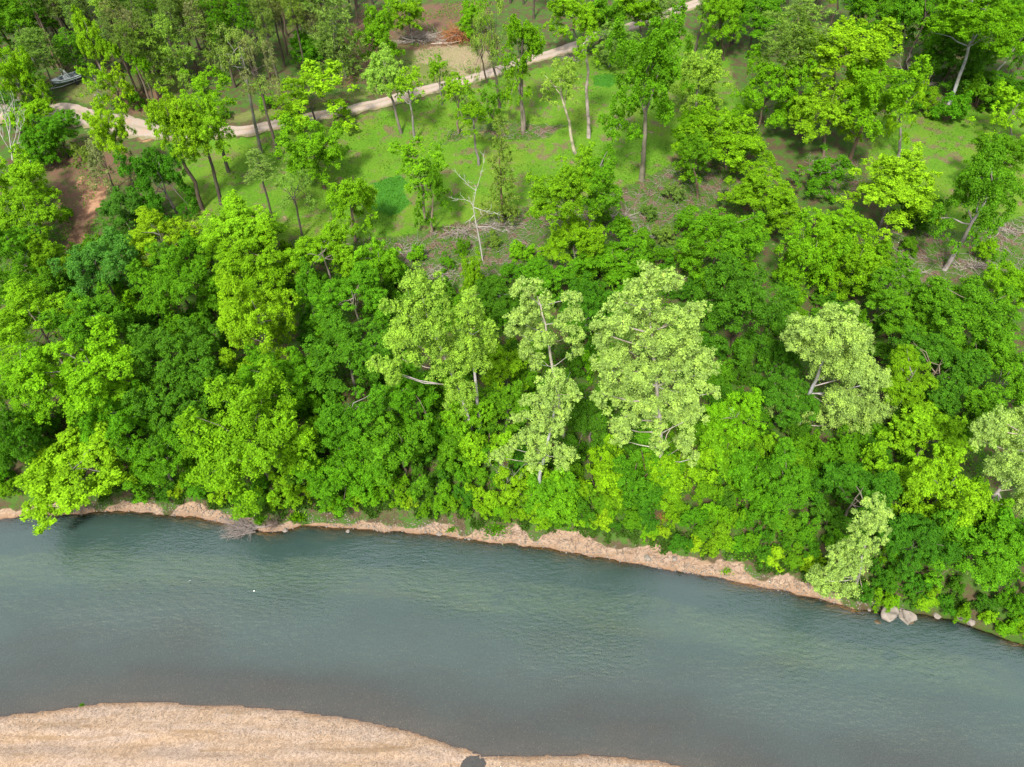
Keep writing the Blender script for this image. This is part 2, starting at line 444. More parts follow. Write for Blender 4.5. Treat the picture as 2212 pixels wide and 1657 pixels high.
n.link(sm.outputs[0], out.inputs[0])
wx = np.concatenate([np.linspace(-900, -80, 30)[:-1], np.arange(-80, 80, .5), np.linspace(80, 900, 30)])
wt = np.concatenate([np.linspace(-.45, 0, 14)[:-1], np.linspace(0, 1, 90), [1.03, 1.06]])
WX, WT = np.meshgrid(wx, wt)
WY = y_near(WX) + WT * (y_far(WX) - y_near(WX))
wd = np.clip(-H(WX, WY), 0, 1.2)
rip = np.clip((WT - .12) * 2.0, .08, 1)
a = (np.arange(len(wt) - 1)[:, None] * len(wx) + np.arange(len(wx) - 1)[None, :])
setting(mesh_obj("river", np.stack([WX, WY, 0 * WX], -1).reshape(-1, 3), np.stack([a, a + 1, a + len(wx) + 1, a + len(wx)], -1).reshape(-1, 4), wm, None, True, {"depth": wd.ravel(), "ripple": rip.ravel()}))

# ------------------------------------------------------------------ gravel road
rm, nt, out = material("road_gravel"); n = N(nt)
f1, f2 = n.noise(.5, 5, .65), n.noise(6, 5, .7)
rc = n.mix(f2, (.19, .145, .115), (.38, .32, .275))
u_ = n.attr('cross'); rc = n.mix(n.ramp(n.math('ADD', u_, n.math('MULTIPLY', n.math('SUBTRACT', n.noise(1.1, 5, .7), .5), .5)), [(.0, .40), (.22, .0), (.62, .0), (.85, .85)]), rc, n.mix(f2, (.09, .10, .035), (.17, .15, .07)))
rc = n.mix(n.ramp(f1, [(.5, 0.), (.7, .5)]), rc, (.30, .19, .12))
n.link(n.principled(rc, .95, f2, .5, .06, .15), out.inputs[0])
ROAD_PX = [(-120, 236), (-40, 236), (40, 234), (110, 236), (180, 243), (225, 256), (260, 270), (308, 279), (370, 285), (440, 287), (500, 283), (580, 272), (650, 259), (718, 243), (790, 229),
           (850, 213), (901, 198), (969, 181), (1038, 165), (1105, 143), (1171, 121), (1226, 105), (1277, 83), (1330, 66), (1379, 51), (1431, 32), (1478, 16), (1540, -8), (1620, -50)]
RP = np.array([ground(*p)[:2] for p in ROAD_PX])
seg = np.concatenate([[0], np.cumsum(np.hypot(*np.diff(RP, axis=0).T))])
tt = np.arange(0, seg[-1], 1.2)
RC = np.stack([np.interp(tt, seg, RP[:, 0]), np.interp(tt, seg, RP[:, 1])], -1)
for _ in range(16): RC[1:-1] = (RC[:-2] + 2 * RC[1:-1] + RC[2:]) / 4
tg = np.gradient(RC, axis=0); tg /= np.linalg.norm(tg, axis=1, keepdims=True)
nr = np.stack([-tg[:, 1], tg[:, 0]], -1)
half = np.interp(tt / tt[-1], [0, .2, .27, .34, 1], [5.0, 4.2, 2.6, 2.1, 2.1])
cross = np.linspace(-1, 1, 9)
RV = []
for k in range(len(tt)):
    hw = half[k] * (1 + .035 * fbm(np.array(k * .5), np.array(2.2), 2.0, 2) + np.where(np.abs(cross) > .9, .12 * rng.normal(0, 1, 9), 0))
    q = RC[k][None] + nr[k][None] * (cross * hw)[:, None]
    zq = H(q[:, 0], q[:, 1]) * .5 + H(*RC[k]) * .5 + .16 - .22 * np.abs(cross) ** 4
    RV.append(np.stack([q[:, 0], q[:, 1], zq], -1))
RV = np.concatenate(RV)
a = (np.arange(len(tt) - 1)[:, None] * 9 + np.arange(8)[None, :])
setting(mesh_obj("road", RV, np.stack([a, a + 9, a + 10, a + 1], -1).reshape(-1, 4), rm, None, True, {'cross': np.tile(np.abs(cross), len(tt))}))

# ------------------------------------------------------------------ foliage
def unit(v): return v / (np.linalg.norm(v, axis=-1, keepdims=True) + 1e-9)


def foliage(lobes, leaf, cover=1.5, cf=.40, seed=0, needle=False, low=-.45, fill=.85, width=.62, up=.6, stray=.18, spiky=.28):
    """Leaves gathered in sprays that sit on the surface of the lobes of a crown."""
    rg = np.random.default_rng(seed)
    L = np.asarray(lobes, float)
    cen, rad, lob = [], [], []
    for k, (x, y, z, r) in enumerate(L):
        m = max(4, int(fill * 4 / cf ** 2))
        d = unit(rg.normal(0, 1, (m, 3)))
        d[:, 2] = np.where(d[:, 2] < low, -d[:, 2] * .6, d[:, 2]); d = unit(d)
        p = np.array([x, y, z]) + d * r * rg.uniform(.62, 1.08, (m, 1))
        keep = np.ones(m, bool)
        for j, (a, b, c, q) in enumerate(L):
            if j != k: keep &= np.linalg.norm((p - [a, b, c]), axis=1) > .70 * q
        p = p[keep]
        cen.append(p); rad.append(cf * r * rg.uniform(.45, 1.3, len(p))); lob.append(np.full(len(p), k))
    cen, rad, lob = np.concatenate(cen), np.concatenate(rad), np.concatenate(lob)
    ex = np.nonzero(rg.random(len(cen)) < spiky)[0]                    # small sprays that stand out of the crown
    cen = np.concatenate([cen, L[lob[ex], :3] + (cen[ex] - L[lob[ex], :3]) * rg.uniform(1.15, 1.5, (len(ex), 1))]); rad = np.concatenate([rad, rad[ex] * rg.uniform(.4, .65, len(ex))]); lob = np.concatenate([lob, lob[ex]])
    out = unit(cen - L[lob, :3])
    cnt = np.maximum(5, (cover * 18 * (rad / leaf) ** 2 * (.62 / width))).astype(int)
    if needle: cnt = np.maximum(8, (cover * 11 * (rad / leaf) ** 1.4)).astype(int)
    idx = np.repeat(np.arange(len(cen)), cnt); n_ = len(idx)
    gauss = rg.normal(0, 1, (n_, 3))
    d = unit(out[idx] * .9 + np.array([0, 0, .45]) + gauss * (.75 if not needle else 1.1))
    far = rg.uniform(.5, 1.1, (n_, 1)) + (rg.random((n_, 1)) < stray) * rg.uniform(0, .7, (n_, 1))
    if needle: far = rg.uniform(.15, .8, (n_, 1))
    pos = cen[idx] + d * rad[idx][:, None] * far
    nrm = unit(d * .55 + np.array([0, 0, up]) + rg.normal(0, .5, (n_, 3)))
    t = d if needle else unit(np.cross(nrm, rg.normal(0, 1, (n_, 3))))
    if needle: nrm = unit(np.cross(t, rg.normal(0, 1, (n_, 3))))
    b = np.cross(nrm, t)
    ln = leaf * rg.uniform(.65, 1.25, (n_, 1)); wd_ = ln * width
    V = np.stack([pos - t * ln * .5, pos + b * wd_ * .5 - nrm * ln * .06, pos + t * ln * .5 - nrm * ln * .16, pos - b * wd_ * .5 - nrm * ln * .06], 1).reshape(-1, 3)
    F = np.arange(n_ * 4).reshape(-1, 4)
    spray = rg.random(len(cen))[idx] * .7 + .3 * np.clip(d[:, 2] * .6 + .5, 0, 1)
    return V, F, {"leaf_tint": rg.random(n_), "spray_tint": spray}


def crown_mesh(name, lobes, mat, **kw):
    V, F, T = foliage(lobes, **kw)
    o = mesh_obj(name, V, F, mat, None, False, T)
    me = o.data
    bpy.data.objects.remove(o)
    return me


def fitted(L, lo=-1.0, asp=1.0):
    L = np.array(L, float)
    for k in range(3):
        a, b = (L[:, k] - L[:, 3] * (.9 if k < 2 else .55)).min(), (L[:, k] + L[:, 3] * .95).max()
        L[:, k] = (L[:, k] - (a + b) / 2) / ((b - a) / 2) * (asp if k == 2 else 1)
    return L


def ball_lobes(seed, n_, rlo, rhi, spread=.62, squash=1.0, top=.25):
    rg = np.random.default_rng(seed); L = []
    tries = 0
    while len(L) < n_ and tries < 400:
        tries += 1
        d = unit(rg.normal(0, 1, 3)); d[2] = d[2] if d[2] > -.35 else -d[2]
        r = rg.uniform(rlo, rhi); p = d * rg.uniform(spread * .75, spread * 1.12); p[2] = p[2] * squash + (top - .25)
        if all(np.linalg.norm(p - q[:3]) > .62 * max(r, q[3]) for q in L): L.append([*p, r])
    return fitted(L)


def tree_lobes(seed, n_, rlo, rhi, leaders=4, inner=.35):
    """Lobes of a broadleaf crown: bigger ones inside, smaller ones outside, and a few upright leaders that make the top ragged."""
    rg = np.random.default_rng(seed); L = []
    lop = rg.uniform(.75, 1.25, 8)
    tries = 0
    while len(L) < n_ and tries < 900:
        tries += 1
        d = unit(rg.normal(0, 1, 3)); d[2] = d[2] if d[2] > -.55 else -d[2]
        u = rg.uniform(inner, 1) ** .7 * lop[int((math.atan2(d[1], d[0]) + math.pi) / 6.2832 * 7.99)]
        r = (rhi + (rlo - rhi) * min(u, 1)) * rg.uniform(.8, 1.2); p = d * u * [.80, .80, .85]
        if all(np.linalg.norm(p - q[:3]) > .55 * max(r, q[3]) for q in L): L.append(np.array([*p, r]))
    for k in range(leaders):
        a, q = rg.uniform(0, 6.28), rg.uniform(.15, .65); z = .45 + rg.uniform(-.1, .2); r = rhi * .8
        for j in range(4):
            L.append(np.array([math.cos(a) * q + rg.normal(0, .05), math.sin(a) * q + rg.normal(0, .05), z, r])); z += r * .75; r *= .72; q += .03
    return fitted(L)


def cone_lobes(seed, levels, r0, r1, jitter=.08, gap=1.0):
    """Whorls of small sprays along a stem: pines and cedars (unit radius, unit half height)."""
    rg = np.random.default_rng(seed); L = []
    for i in range(levels):
        z = -.95 + 1.9 * i / (levels - 1)
        R = r0(z); m = max(1, int(round(6.5 * R + .4)))
        a0 = rg.uniform(0, 6.28)
        for j in range(m):
            if rg.random() > gap: continue
            a = a0 + 6.283 * j / m + rg.normal(0, .25); q = R * rg.uniform(.55, 1.05)
            L.append([math.cos(a) * q, math.sin(a) * q, z + rg.normal(0, jitter), r1 * rg.uniform(.75, 1.25)])
        if R > .55 and rg.random() < .6: L.append([rg.normal(0, .12), rg.normal(0, .12), z, r1])
    L.append([0, 0, .97, r1 * .8])
    L = np.array(L); L[:, 2] *= 2.0
    return L


STYLES = {}
def style(key, lobe_sets, mat, **kw):
    STYLES[key] = [(crown_mesh("crown", L, mat, seed=i * 7 + 3, **kw), L, 2.0 if key in ("pine", "cedar") else 1.0) for i, L in enumerate(lobe_sets)]
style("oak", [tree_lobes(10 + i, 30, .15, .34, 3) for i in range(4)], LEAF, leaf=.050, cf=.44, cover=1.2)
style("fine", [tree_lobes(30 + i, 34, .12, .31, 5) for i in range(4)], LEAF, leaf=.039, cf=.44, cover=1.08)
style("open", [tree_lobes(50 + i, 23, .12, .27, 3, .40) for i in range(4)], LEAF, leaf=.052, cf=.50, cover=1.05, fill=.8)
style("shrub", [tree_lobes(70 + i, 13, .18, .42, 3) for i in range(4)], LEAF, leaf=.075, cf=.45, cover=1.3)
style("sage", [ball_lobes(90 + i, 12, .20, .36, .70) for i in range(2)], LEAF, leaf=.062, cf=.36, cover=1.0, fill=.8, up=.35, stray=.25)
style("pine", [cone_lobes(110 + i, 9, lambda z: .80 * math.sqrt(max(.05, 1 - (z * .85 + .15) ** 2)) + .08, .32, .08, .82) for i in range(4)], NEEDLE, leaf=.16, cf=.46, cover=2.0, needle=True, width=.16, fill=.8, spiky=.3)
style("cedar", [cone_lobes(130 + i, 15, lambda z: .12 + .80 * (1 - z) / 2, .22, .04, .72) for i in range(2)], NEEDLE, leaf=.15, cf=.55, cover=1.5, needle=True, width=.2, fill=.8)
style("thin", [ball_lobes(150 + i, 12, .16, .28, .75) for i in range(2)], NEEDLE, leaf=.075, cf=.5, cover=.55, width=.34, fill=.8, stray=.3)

HUE = {"Y": (.175, .345, .008), "L": (.125, .290, .006), "G": (.078, .220, .006), "D": (.052, .165, .007), "C": (.064, .180, .018), "S": (.235, .365, .078),
       "P": (.118, .205, .030), "Q": (.135, .165, .055), "A": (.195, .345, .038)}
BARKS = {"grey": (.19, .165, .14), "dark": (.075, .058, .045), "pale": (.36, .33, .285), "brown": (.15, .105, .075)}


def jitter(c, k=.10, r=None):
    r = r or rng
    m = r.uniform(1 - k, 1 + k); return (c[0] * m * r.uniform(1 - k, 1 + k), c[1] * m, c[2] * m * r.uniform(.8, 1.2), 1)


def build_tree(name, cat, sty, hue, base, cen, r, c, label, bark="grey", group=None, limbs=7, thick=1.0, bare=0):
    rg = rng
    root = thing(name, label, cat, base, 0, group)
    me, L, asp = STYLES[sty][int(rg.integers(len(STYLES[sty])))]
    a = rg.uniform(0, 6.28)
    lc = np.asarray(cen) - np.asarray(base)
    cr = share("crown", me, root)
    cr.location = lc; cr.scale = (r, r, c / asp); cr.rotation_euler = (0, 0, a)
    cr.color = jitter(HUE[hue])
    T = Tubes()
    tr = thick * (.07 + .0125 * (lc[2] + c))
    fork = lc + np.array([0, 0, -.35 * c]); fork[2] = max(fork[2], .3)
    k = 6
    path = wiggle([0, 0, -.4], fork, k, (.006 if sty in ('pine', 'thin', 'cedar') else .016) * lc[2], rg); path[:, :2] = path[:, :2] * (np.linspace(0, 1, k)[:, None] ** .8 * .25 + .75)
    tipz = lc + np.array([0, 0, .55 * c])
    path = np.concatenate([path, wiggle(fork, tipz, 4, .03 * c, rg)[1:]])
    path[k - 1] = fork
    rr = np.concatenate([[1.35, 1.02], np.linspace(.95, .6, k - 2), [.42, .28, .12]]) * tr
    T.add(path, rr, 7)
    R = np.array([[math.cos(a), -math.sin(a), 0], [math.sin(a), math.cos(a), 0], [0, 0, 1]])
    W = (L[:, :3] * [r, r, c / asp]) @ R.T + lc
    for q in W[rg.permutation(len(W))[:limbs]]:
        s = path[int(rg.integers(k - 2, k + 2))]
        mid = (s + q) / 2 + [0, 0, .08 * c]
        T.add(np.stack([s, (s + mid) / 2 + rg.normal(0, .04 * r, 3), mid, q]), np.array([.42, .32, .22, .07]) * tr, 5)
    for _ in range(bare):
        h = rg.uniform(.25, .8); s = path[0] + (fork - path[0]) * h; aa = rg.uniform(0, 6.28); ll = rg.uniform(.8, 2.2)
        T.add(np.stack([s, s + [math.cos(aa) * ll * .6, math.sin(aa) * ll * .6, ll * .12], s + [math.cos(aa) * ll, math.sin(aa) * ll, ll * .1]]), np.array([.14, .09, .03]) * tr, 4)
    t = T.build("trunk", BARK, root)
    t.color = jitter(BARKS[bark], .12)
    return root


def placed(cx, cy, w, h, base=None, hc=None):
    """Where a crown seen at (cx, cy), w by h wide in the photograph, stands: base point, crown centre, radius, half height."""
    d = ray(cx, cy)
    if base is not None:
        g = ground(*base)
        P = d * (g[1] / d[1]) + np.array([0, 0, CAM_H])
        P[0] = g[0] + np.clip(P[0] - g[0], -3.5, 3.5)
    else:
        k = hc
        for _ in range(3):
            if k is None: k = 8.0
            g = ground(cx, cy, k)
            r = w * (g[1] / d[1]) / (2 * FPX)
            if hc is None: k = min(13.0, max(1.2, 1.30 * r + 1.6))
        P = np.array([g[0], g[1], g[2] + k])
        s = g[1] - float(y_far(g[0]))
        if s < 4.0:
            y = float(y_far(g[0])) + 4.0; g = np.array([g[0], y, float(H(g[0], y))])
    dd = P[1] / d[1]
    r = w * dd / (2 * FPX); hh_ = h * dd / (2 * FPX)
    el = math.atan2(-d[2], math.hypot(d[0], d[1]))
    c = math.sqrt(max((hh_) ** 2 - (r * math.sin(el)) ** 2, (.55 * r) ** 2)) / math.cos(el)
    c = min(max(c, .6 * r), 3.2 * r)
    c = min(c, max(.6, (P[2] - g[2]) * .95)) if base is None else c
    return g, P, r, c


BT = ("broadleaf_tree", "tree"); PT = ("pine_tree", "pine tree"); CT = ("cedar_tree", "cedar"); ST = ("sycamore_tree", "sycamore"); SH = ("shrub", "shrub"); SP = ("sapling", "sapling")
K = {"B": BT, "P": PT, "C": CT, "S": ST, "H": SH, "J": SP}
# kind, style, hue, cx, cy, w, h, base, crown height, bark, label
TREES = [
 # --- trees of the lawn and the roadside
 ("B", "open", "Y", 664, 205, 185, 122, (685, 268), None, "dark", "wide yellow-green tree with dark limbs standing on the road edge left of centre"),
 ("B", "oak", "Y", 372, 268, 112, 130, (437, 451), None, "dark", "bright yellow-green tree hiding the road, left one of the touching pair"),
 ("B", "oak", "Y", 436, 276, 100, 120, (478, 441), None, "dark", "bright green tree hiding the road, right one of the touching pair"),
 ("B", "fine", "D", 347, 388, 118, 150, (383, 460), None, "grey", "dark green rounded tree in front of the bright pair at the lawn's left end"),
 ("B", "oak", "L", 676, 322, 130, 118, (702, 408), None, "dark", "round light green tree on the lawn just below the road"),
 ("B", "open", "L", 442, 192, 115, 85, (494, 372), None, "dark", "loose light green tree beyond the road with a thin forked trunk on the lawn"),
 ("B", "oak", "Y", 228, 275, 88, 100, (288, 397), None, "brown", "bright yellow-green tree beside the left bend of the road"),
 ("B", "oak", "L", 754, 430, 108, 128, (768, 522), None, "brown", "light green tree on the lawn left of the lush grass patch"),
 ("P", "thin", "P", 522, 120, 95, 130, (564, 330), None, "grey", "tall thin pine with sparse olive top, left of two bare trunks on the lawn"),
 ("P", "thin", "Q", 552, 150, 75, 130, (602, 342), None, "dark", "tall half dead pine with grey twiggy top, right of two bare trunks on the lawn"),
 ("B", "oak", "A", 832, 158, 84, 92, (867, 288), None, "grey", "pale yellow tree across the road, left of three slim trees"),
 ("B", "open", "Y", 882, 190, 80, 76, (897, 304), None, "grey", "yellow-green tree in the middle of three slim trees over the road"),
 ("B", "open", "L", 948, 168, 62, 82, (955, 226), None, "grey", "small pointed bright tree covering the road's middle"),
 ("B", "open", "Y", 990, 206, 84, 82, (990, 290), None, "grey", "loose yellow-green tree on the lawn side of the road's middle"),
 ("B", "open", "G", 1052, 225, 72, 84, (1092, 290), None, "grey", "mid green tree at the foot of the tall dark cedar"),
 ("B", "open", "L", 1022, 248, 70, 60, (1034, 356), None, "grey", "small light tree on a long thin stem at the lawn's centre"),
 ("C", "thin", "P", 1062, 85, 76, 170, (1080, 232), None, "dark", "tall dark olive cedar with bare lower trunk in front of the road"),
 ("C", "thin", "P", 1040, 100, 46, 130, (1053, 180), None, "dark", "thin olive cedar behind the tall dark one beside the road"),
 ("B", "oak", "L", 1128, 80, 88, 105, (1131, 284), None, "grey", "tall narrow bright green tree to the right of the dark cedar"),
 ("B", "open", "L", 1122, 165, 70, 110, (1130, 286), None, "grey", "leafy lower tree under the tall narrow bright green one"),
 ("B", "open", "A", 1197, 186, 92, 100, (1243, 331), None, "pale", "pale green tree with a bent whitish trunk leaning left on the lawn"),
 ("B", "open", "Y", 1266, 98, 64, 66, (1272, 297), None, "pale", "slender tree with a long straight white trunk and small bright top"),
 ("B", "fine", "G", 1398, 165, 176, 235, (1386, 388), None, "grey", "largest oak of the lawn, dense green crown on a straight grey trunk"),
 ("B", "oak", "A", 1512, 172, 112, 118, (1500, 245), None, "grey", "pale yellow tree touching the right side of the largest oak"),
 ("B", "open", "L", 903, 348, 124, 78, (921, 472), None, "grey", "drooping green tree right of the lush grass patch, upper crown"),
 ("B", "open", "G", 932, 425, 84, 140, (930, 500), None, "grey", "leaning vine covered tree below the drooping lawn tree"),
 ("C", "cedar", "P", 1081, 372, 84, 190, (1085, 487), None, "brown", "sparse olive conical cedar right of the bleached dead tree"),
 ("C", "cedar", "P", 561, 358, 76, 64, (595, 506), None, "dark", "small olive cedar on a dark thin stem below the two bare trunks"),
 ("C", "thin", "P", 632, 415, 74, 90, (653, 513), None, "dark", "sparse olive cedar left of the light green tree by the lush patch"),
 ("C", "thin", "Q", 222, 345, 90, 110, (246, 408), None, "dark", "sparse olive cedar above the red dirt track"),
 ("B", "fine", "L", 1660, 195, 138, 145, (1631, 290), None, "brown", "light green tree between the largest oak and the yellow right hand group"),
 ("B", "oak", "Y", 1815, 105, 200, 120, (1790, 265), None, "brown", "big bright yellow-green tree at the top right, highest of its group"),
 ("B", "oak", "Y", 1790, 238, 145, 130, (1780, 335), None, "brown", "yellow-green tree at lower left of the right hand group"),
 ("B", "oak", "L", 1885, 195, 150, 150, (1836, 345), None, "brown", "spreading light green tree in the middle of the right hand group"),
 ("B", "open", "Y", 1953, 235, 66, 125, (1942, 338), None, "grey", "narrow yellow-green tree at the right edge of the right hand group"),
 ("P", "pine", "P", 1705, 70, 130, 120, (1696, 265), None, "brown", "wide dull olive pine behind the yellow group at the top right"),
 ("B", "oak", "Y", 1935, 405, 180, 120, (1897, 497), None, "grey", "yellowest spreading tree on the right hand lawn"),
 ("B", "oak", "D", 1990, 462, 90, 55, (1975, 495), None, "grey", "dark green low tree under the yellowest spreading tree"),
 ("B", "open", "G", 1768, 372, 118, 96, (1802, 410), None, "grey", "small green tree with gaps left of the yellowest spreading tree"),
 ("B", "open", "Y", 2168, 240, 120, 110, (2190, 305), None, "grey", "yellow-green tree cut by the right edge beside the upper lawn"),
 ("B", "fine", "G", 2130, 430, 165, 215, (2040, 582), None, "pale", "tall smooth green tree leaning right on a thick pale trunk"),
 ("B", "fine", "G", 2165, 335, 120, 90, (2150, 420), None, "grey", "green tree at the right edge above the pale leaning trunk"),
 ("B", "oak", "L", 1553, 305, 178, 125, (1570, 365), None, "dark", "broad light green tree at the lawn's right lower corner"),
 ("B", "oak", "G", 1500, 335, 76, 90, (1508, 428), None, "brown", "mid green small tree beside the broad one at the lawn corner"),
 ("B", "oak", "L", 1490, 268, 66, 70, (1500, 340), None, "grey", "small light tree between largest oak and lawn corner tree"),
 ("B", "fine", "L", 1222, 400, 160, 150, (1236, 575), None, "grey", "bright green tree with pointed side top at the lawn's lower edge"),
 ("B", "fine", "G", 1290, 385, 116, 110, (1262, 575), None, "grey", "rounded deep green tree grown into the bright one at the lawn edge"),
 ("B", "fine", "L", 1240, 520, 125, 120, (1246, 600), None, "grey", "leafy green tree below the lawn edge pair"),
 # --- left side, by the parking place and the dirt track
 ("B", "oak", "L", 28, 165, 84, 130, None, 7, "grey", "green tree on the left edge level with the boat"),
 ("P", "pine", "P", 80, 108, 76, 74, (118, 190), None, "grey", "pale feathery pine up left of the boat"),
 ("B", "oak", "Y", 58, 155, 42, 95, (76, 215), None, "grey", "narrow yellow-green tree left of the boat"),
 ("P", "pine", "D", 74, 172, 38, 74, (88, 226), None, "grey", "dark small pine between the narrow yellow tree and the boat"),
 ("B", "open", "L", 90, 200, 32, 60, (100, 250), None, "grey", "slim light green tree just left of the boat"),
 ("P", "pine", "G", 150, 104, 58, 60, (168, 160), None, "grey", "round green pine directly behind the boat"),
 ("B", "oak", "Y", 196, 78, 58, 105, (222, 168), None, "grey", "tall pointed yellow tree in front of the pine stand"),
 ("B", "open", "Y", 203, 172, 66, 70, (222, 250), None, "grey", "round yellow-green tree just right of the boat"),
 ("B", "open", "Y", 246, 182, 70, 84, (272, 236), None, "dark", "yellow-green tree at the edge of the pine floor, right of the boat"),
 ("B", "oak", "L", 60, 250, 100, 66, None, 5, "grey", "light tree screening the left parking place"),
 ("B", "oak", "G", 120, 268, 84, 60, (147, 340), None, "dark", "mid green tree on a dark stem beside the parking place"),
 ("B", "open", "C", 14, 232, 56, 76, None, 5, "grey", "bluish green tree at the left edge above the bleached tree"),
 ("B", "oak", "G", 88, 318, 74, 70, None, 4, "grey", "green tree right behind the bleached branching tree"),
 ("B", "oak", "Y", 48, 385, 112, 110, None, 7, "grey", "bright yellow-green tree right below the bleached branching tree"),
 ("B", "oak", "L", 64, 465, 130, 110, None, 7, "grey", "light green tree left of the red dirt track's middle"),
 ("B", "fine", "G", 30, 535, 120, 110, None, 8, "grey", "mid green tree on the left edge beside the dirt track"),
 ("B", "fine", "L", 108, 560, 100, 90, None, 5, "grey", "light loose tree at the lower end of the dirt track"),
 ("B", "fine", "G", 60, 625, 130, 90, None, 6, "grey", "green tree on the left edge above the closed canopy"),
 ("B", "fine", "C", 262, 455, 86, 90, None, 4, "grey", "bluish green bush-like tree right of the dirt track"),
 # --- closed canopy on the left
 ("B", "fine", "C", 218, 585, 155, 150, None, 8, "grey", "large bluish green tree at the foot of the dirt track"),
 ("B", "fine", "Y", 350, 520, 150, 105, None, 7, "grey", "yellow-green canopy tree right above the large bluish one"),
 ("B", "fine", "Y", 515, 495, 160, 110, None, 8, "grey", "bright canopy tree just below the small olive cedar"),
 ("B", "fine", "L", 550, 565, 170, 95, None, 8, "grey", "light canopy tree in front of the bright one below the cedars"),
 ("B", "fine", "G", 385, 612, 165, 150, None, 9, "dark", "mid green canopy tree with a dark trunk showing on its left"),
 ("B", "fine", "Y", 562, 700, 180, 205, None, 11, "grey", "tall bright yellow-green tree, brightest of the left canopy"),
 ("B", "fine", "L", 700, 555, 135, 105, None, 7, "grey", "light green tree at the lower left corner of the lawn"),
 ("B", "oak", "L", 822, 575, 110, 120, None, 6, "grey", "light tree at the left end of the brown debris strip"),
 ("B", "fine", "G", 765, 655, 155, 125, None, 9, "grey", "mid green tree left of the twin spired sycamore"),
 ("B", "fine", "G", 668, 640, 90, 120, None, 8, "grey", "green tree squeezed right of the tall bright yellow-green one"),
 ("B", "fine", "D", 750, 765, 190, 150, None, 9, "grey", "deep green tree left of the sycamore's long side branch"),
 ("B", "fine", "L", 80, 700, 190, 110, None, 9, "grey", "light green canopy tree at the left edge, upper of two"),
 ("B", "fine", "G", 200, 690, 150, 90, None, 8, "grey", "mid green canopy tree under the large bluish one"),
 ("B", "fine", "L", 60, 830, 140, 130, None, 9, "grey", "light green canopy tree at the left edge, lower of two"),
 ("B", "oak", "L", 205, 800, 200, 150, None, 10, "grey", "big coarse leaved light tree in the left canopy's middle"),
 ("B", "fine", "D", 395, 770, 175, 100, None, 8, "grey", "dark green smooth tree in the left canopy's centre"),
 ("B", "fine", "D", 390, 880, 170, 150, None, 7, "grey", "deep green tree left above the big round bankside tree"),
 ("B", "fine", "L", 545, 950, 250, 235, None, 9, "grey", "big round light green tree above the driftwood"),
 ("B", "oak", "Y", 165, 1020, 220, 195, None, 6, "grey", "bright yellow-green tree leaning over the water at the left"),
 ("B", "fine", "G", 345, 995, 150, 170, None, 5, "grey", "mid green tree between the leaning one and the big round one"),
 ("B", "fine", "D", 35, 960, 110, 150, None, 6, "grey", "dark green tree at the left edge near the bank"),
 ("B", "fine", "G", 610, 820, 150, 80, None, 8, "grey", "green tree tucked under the tall bright yellow-green one"),
 ("B", "fine", "G", 250, 900, 150, 90, None, 6, "grey", "green tree behind the leaning bankside one"),
 ("B", "fine", "G", 760, 900, 150, 150, None, 7, "grey", "mid green tree right of the big round bankside one"),
 ("B", "oak", "G", 745, 1020, 160, 130, None, 4, "grey", "green bushy tree on the bank right of the driftwood"),
 ("B", "fine", "G", 895, 850, 130, 100, None, 7, "grey", "green tree under the sycamore's long side branch"),
 ("B", "oak", "G", 865, 965, 160, 160, None, 6, "grey", "vivid green tree in the middle of the bank"),
 ("B", "oak", "L", 1005, 900, 110, 120, None, 5, "grey", "light tree below the twin spired sycamore"),
 # --- between and behind the sycamores
 ("J", "oak", "Y", 1018, 595, 52, 100, (1022, 650), None, "grey", "thin bright sapling standing in the brown debris strip"),
 ("B", "fine", "G", 1190, 590, 120, 80, None, 5, "grey", "green tree behind the forked sycamore's top"),
 ("B", "oak", "G", 1320, 565, 150, 80, None, 5, "grey", "green bush-like tree behind the largest sycamore's left shoulder"),
 ("B", "fine", "D", 1270, 660, 110, 130, None, 6, "grey", "deep green tree between the forked and the largest sycamore"),
 ("B", "fine", "D", 1075, 650, 100, 90, None, 5, "grey", "deep green low tree between the twin spires and the forked sycamore"),
 ("B", "oak", "L", 1095, 790, 110, 80, None, 6, "grey", "bright green tree left of the forked sycamore's trunk"),
 ("B", "oak", "G", 1095, 880, 120, 110, None, 5, "grey", "mid green tree left of the low pale sycamore"),
 ("B", "fine", "D", 1280, 905, 120, 180, None, 5, "grey", "deep green tree between the low pale and the largest sycamore"),
 ("B", "fine", "G", 1555, 520, 170, 150, None, 8, "grey", "mid green tree below the lawn corner, above the largest sycamore"),
 ("B", "fine", "L", 1640, 420, 165, 125, None, 7, "grey", "light green tree below the lawn corner's broad tree"),
 ("B", "fine", "D", 1612, 660, 185, 240, None, 9, "dark", "big dark green tree right behind the largest sycamore"),
 ("B", "oak", "L", 1750, 560, 120, 150, None, 7, "grey", "light green tree left of the brown slope at the right"),
 ("B", "oak", "L", 1850, 570, 130, 150, None, 6, "grey", "light green tree on the left rim of the brown slope"),
 ("B", "oak", "L", 1810, 490, 110, 80, None, 5, "grey", "light crown above the brown slope, below the yellowest tree"),
 ("B", "fine", "G", 1965, 650, 165, 120, None, 7, "grey", "green tree just below the brown slope"),
 ("B", "fine", "G", 2095, 690, 200, 170, None, 8, "grey", "wide green tree under the pale leaning trunk"),
 ("B", "fine", "L", 2180, 620, 110, 100, None, 6, "grey", "light green tree at the right edge beside the brown slope"),
 ("B", "fine", "D", 2020, 800, 170, 130, None, 7, "grey", "deep green tree in the right canopy's shadowy middle"),
 ("B", "fine", "G", 2160, 830, 170, 150, None, 7, "grey", "mid green tree at the right edge of the right canopy"),
 ("B", "oak", "L", 1965, 820, 110, 110, None, 8, "grey", "light green tree touching the broken topped sycamore's right side"),
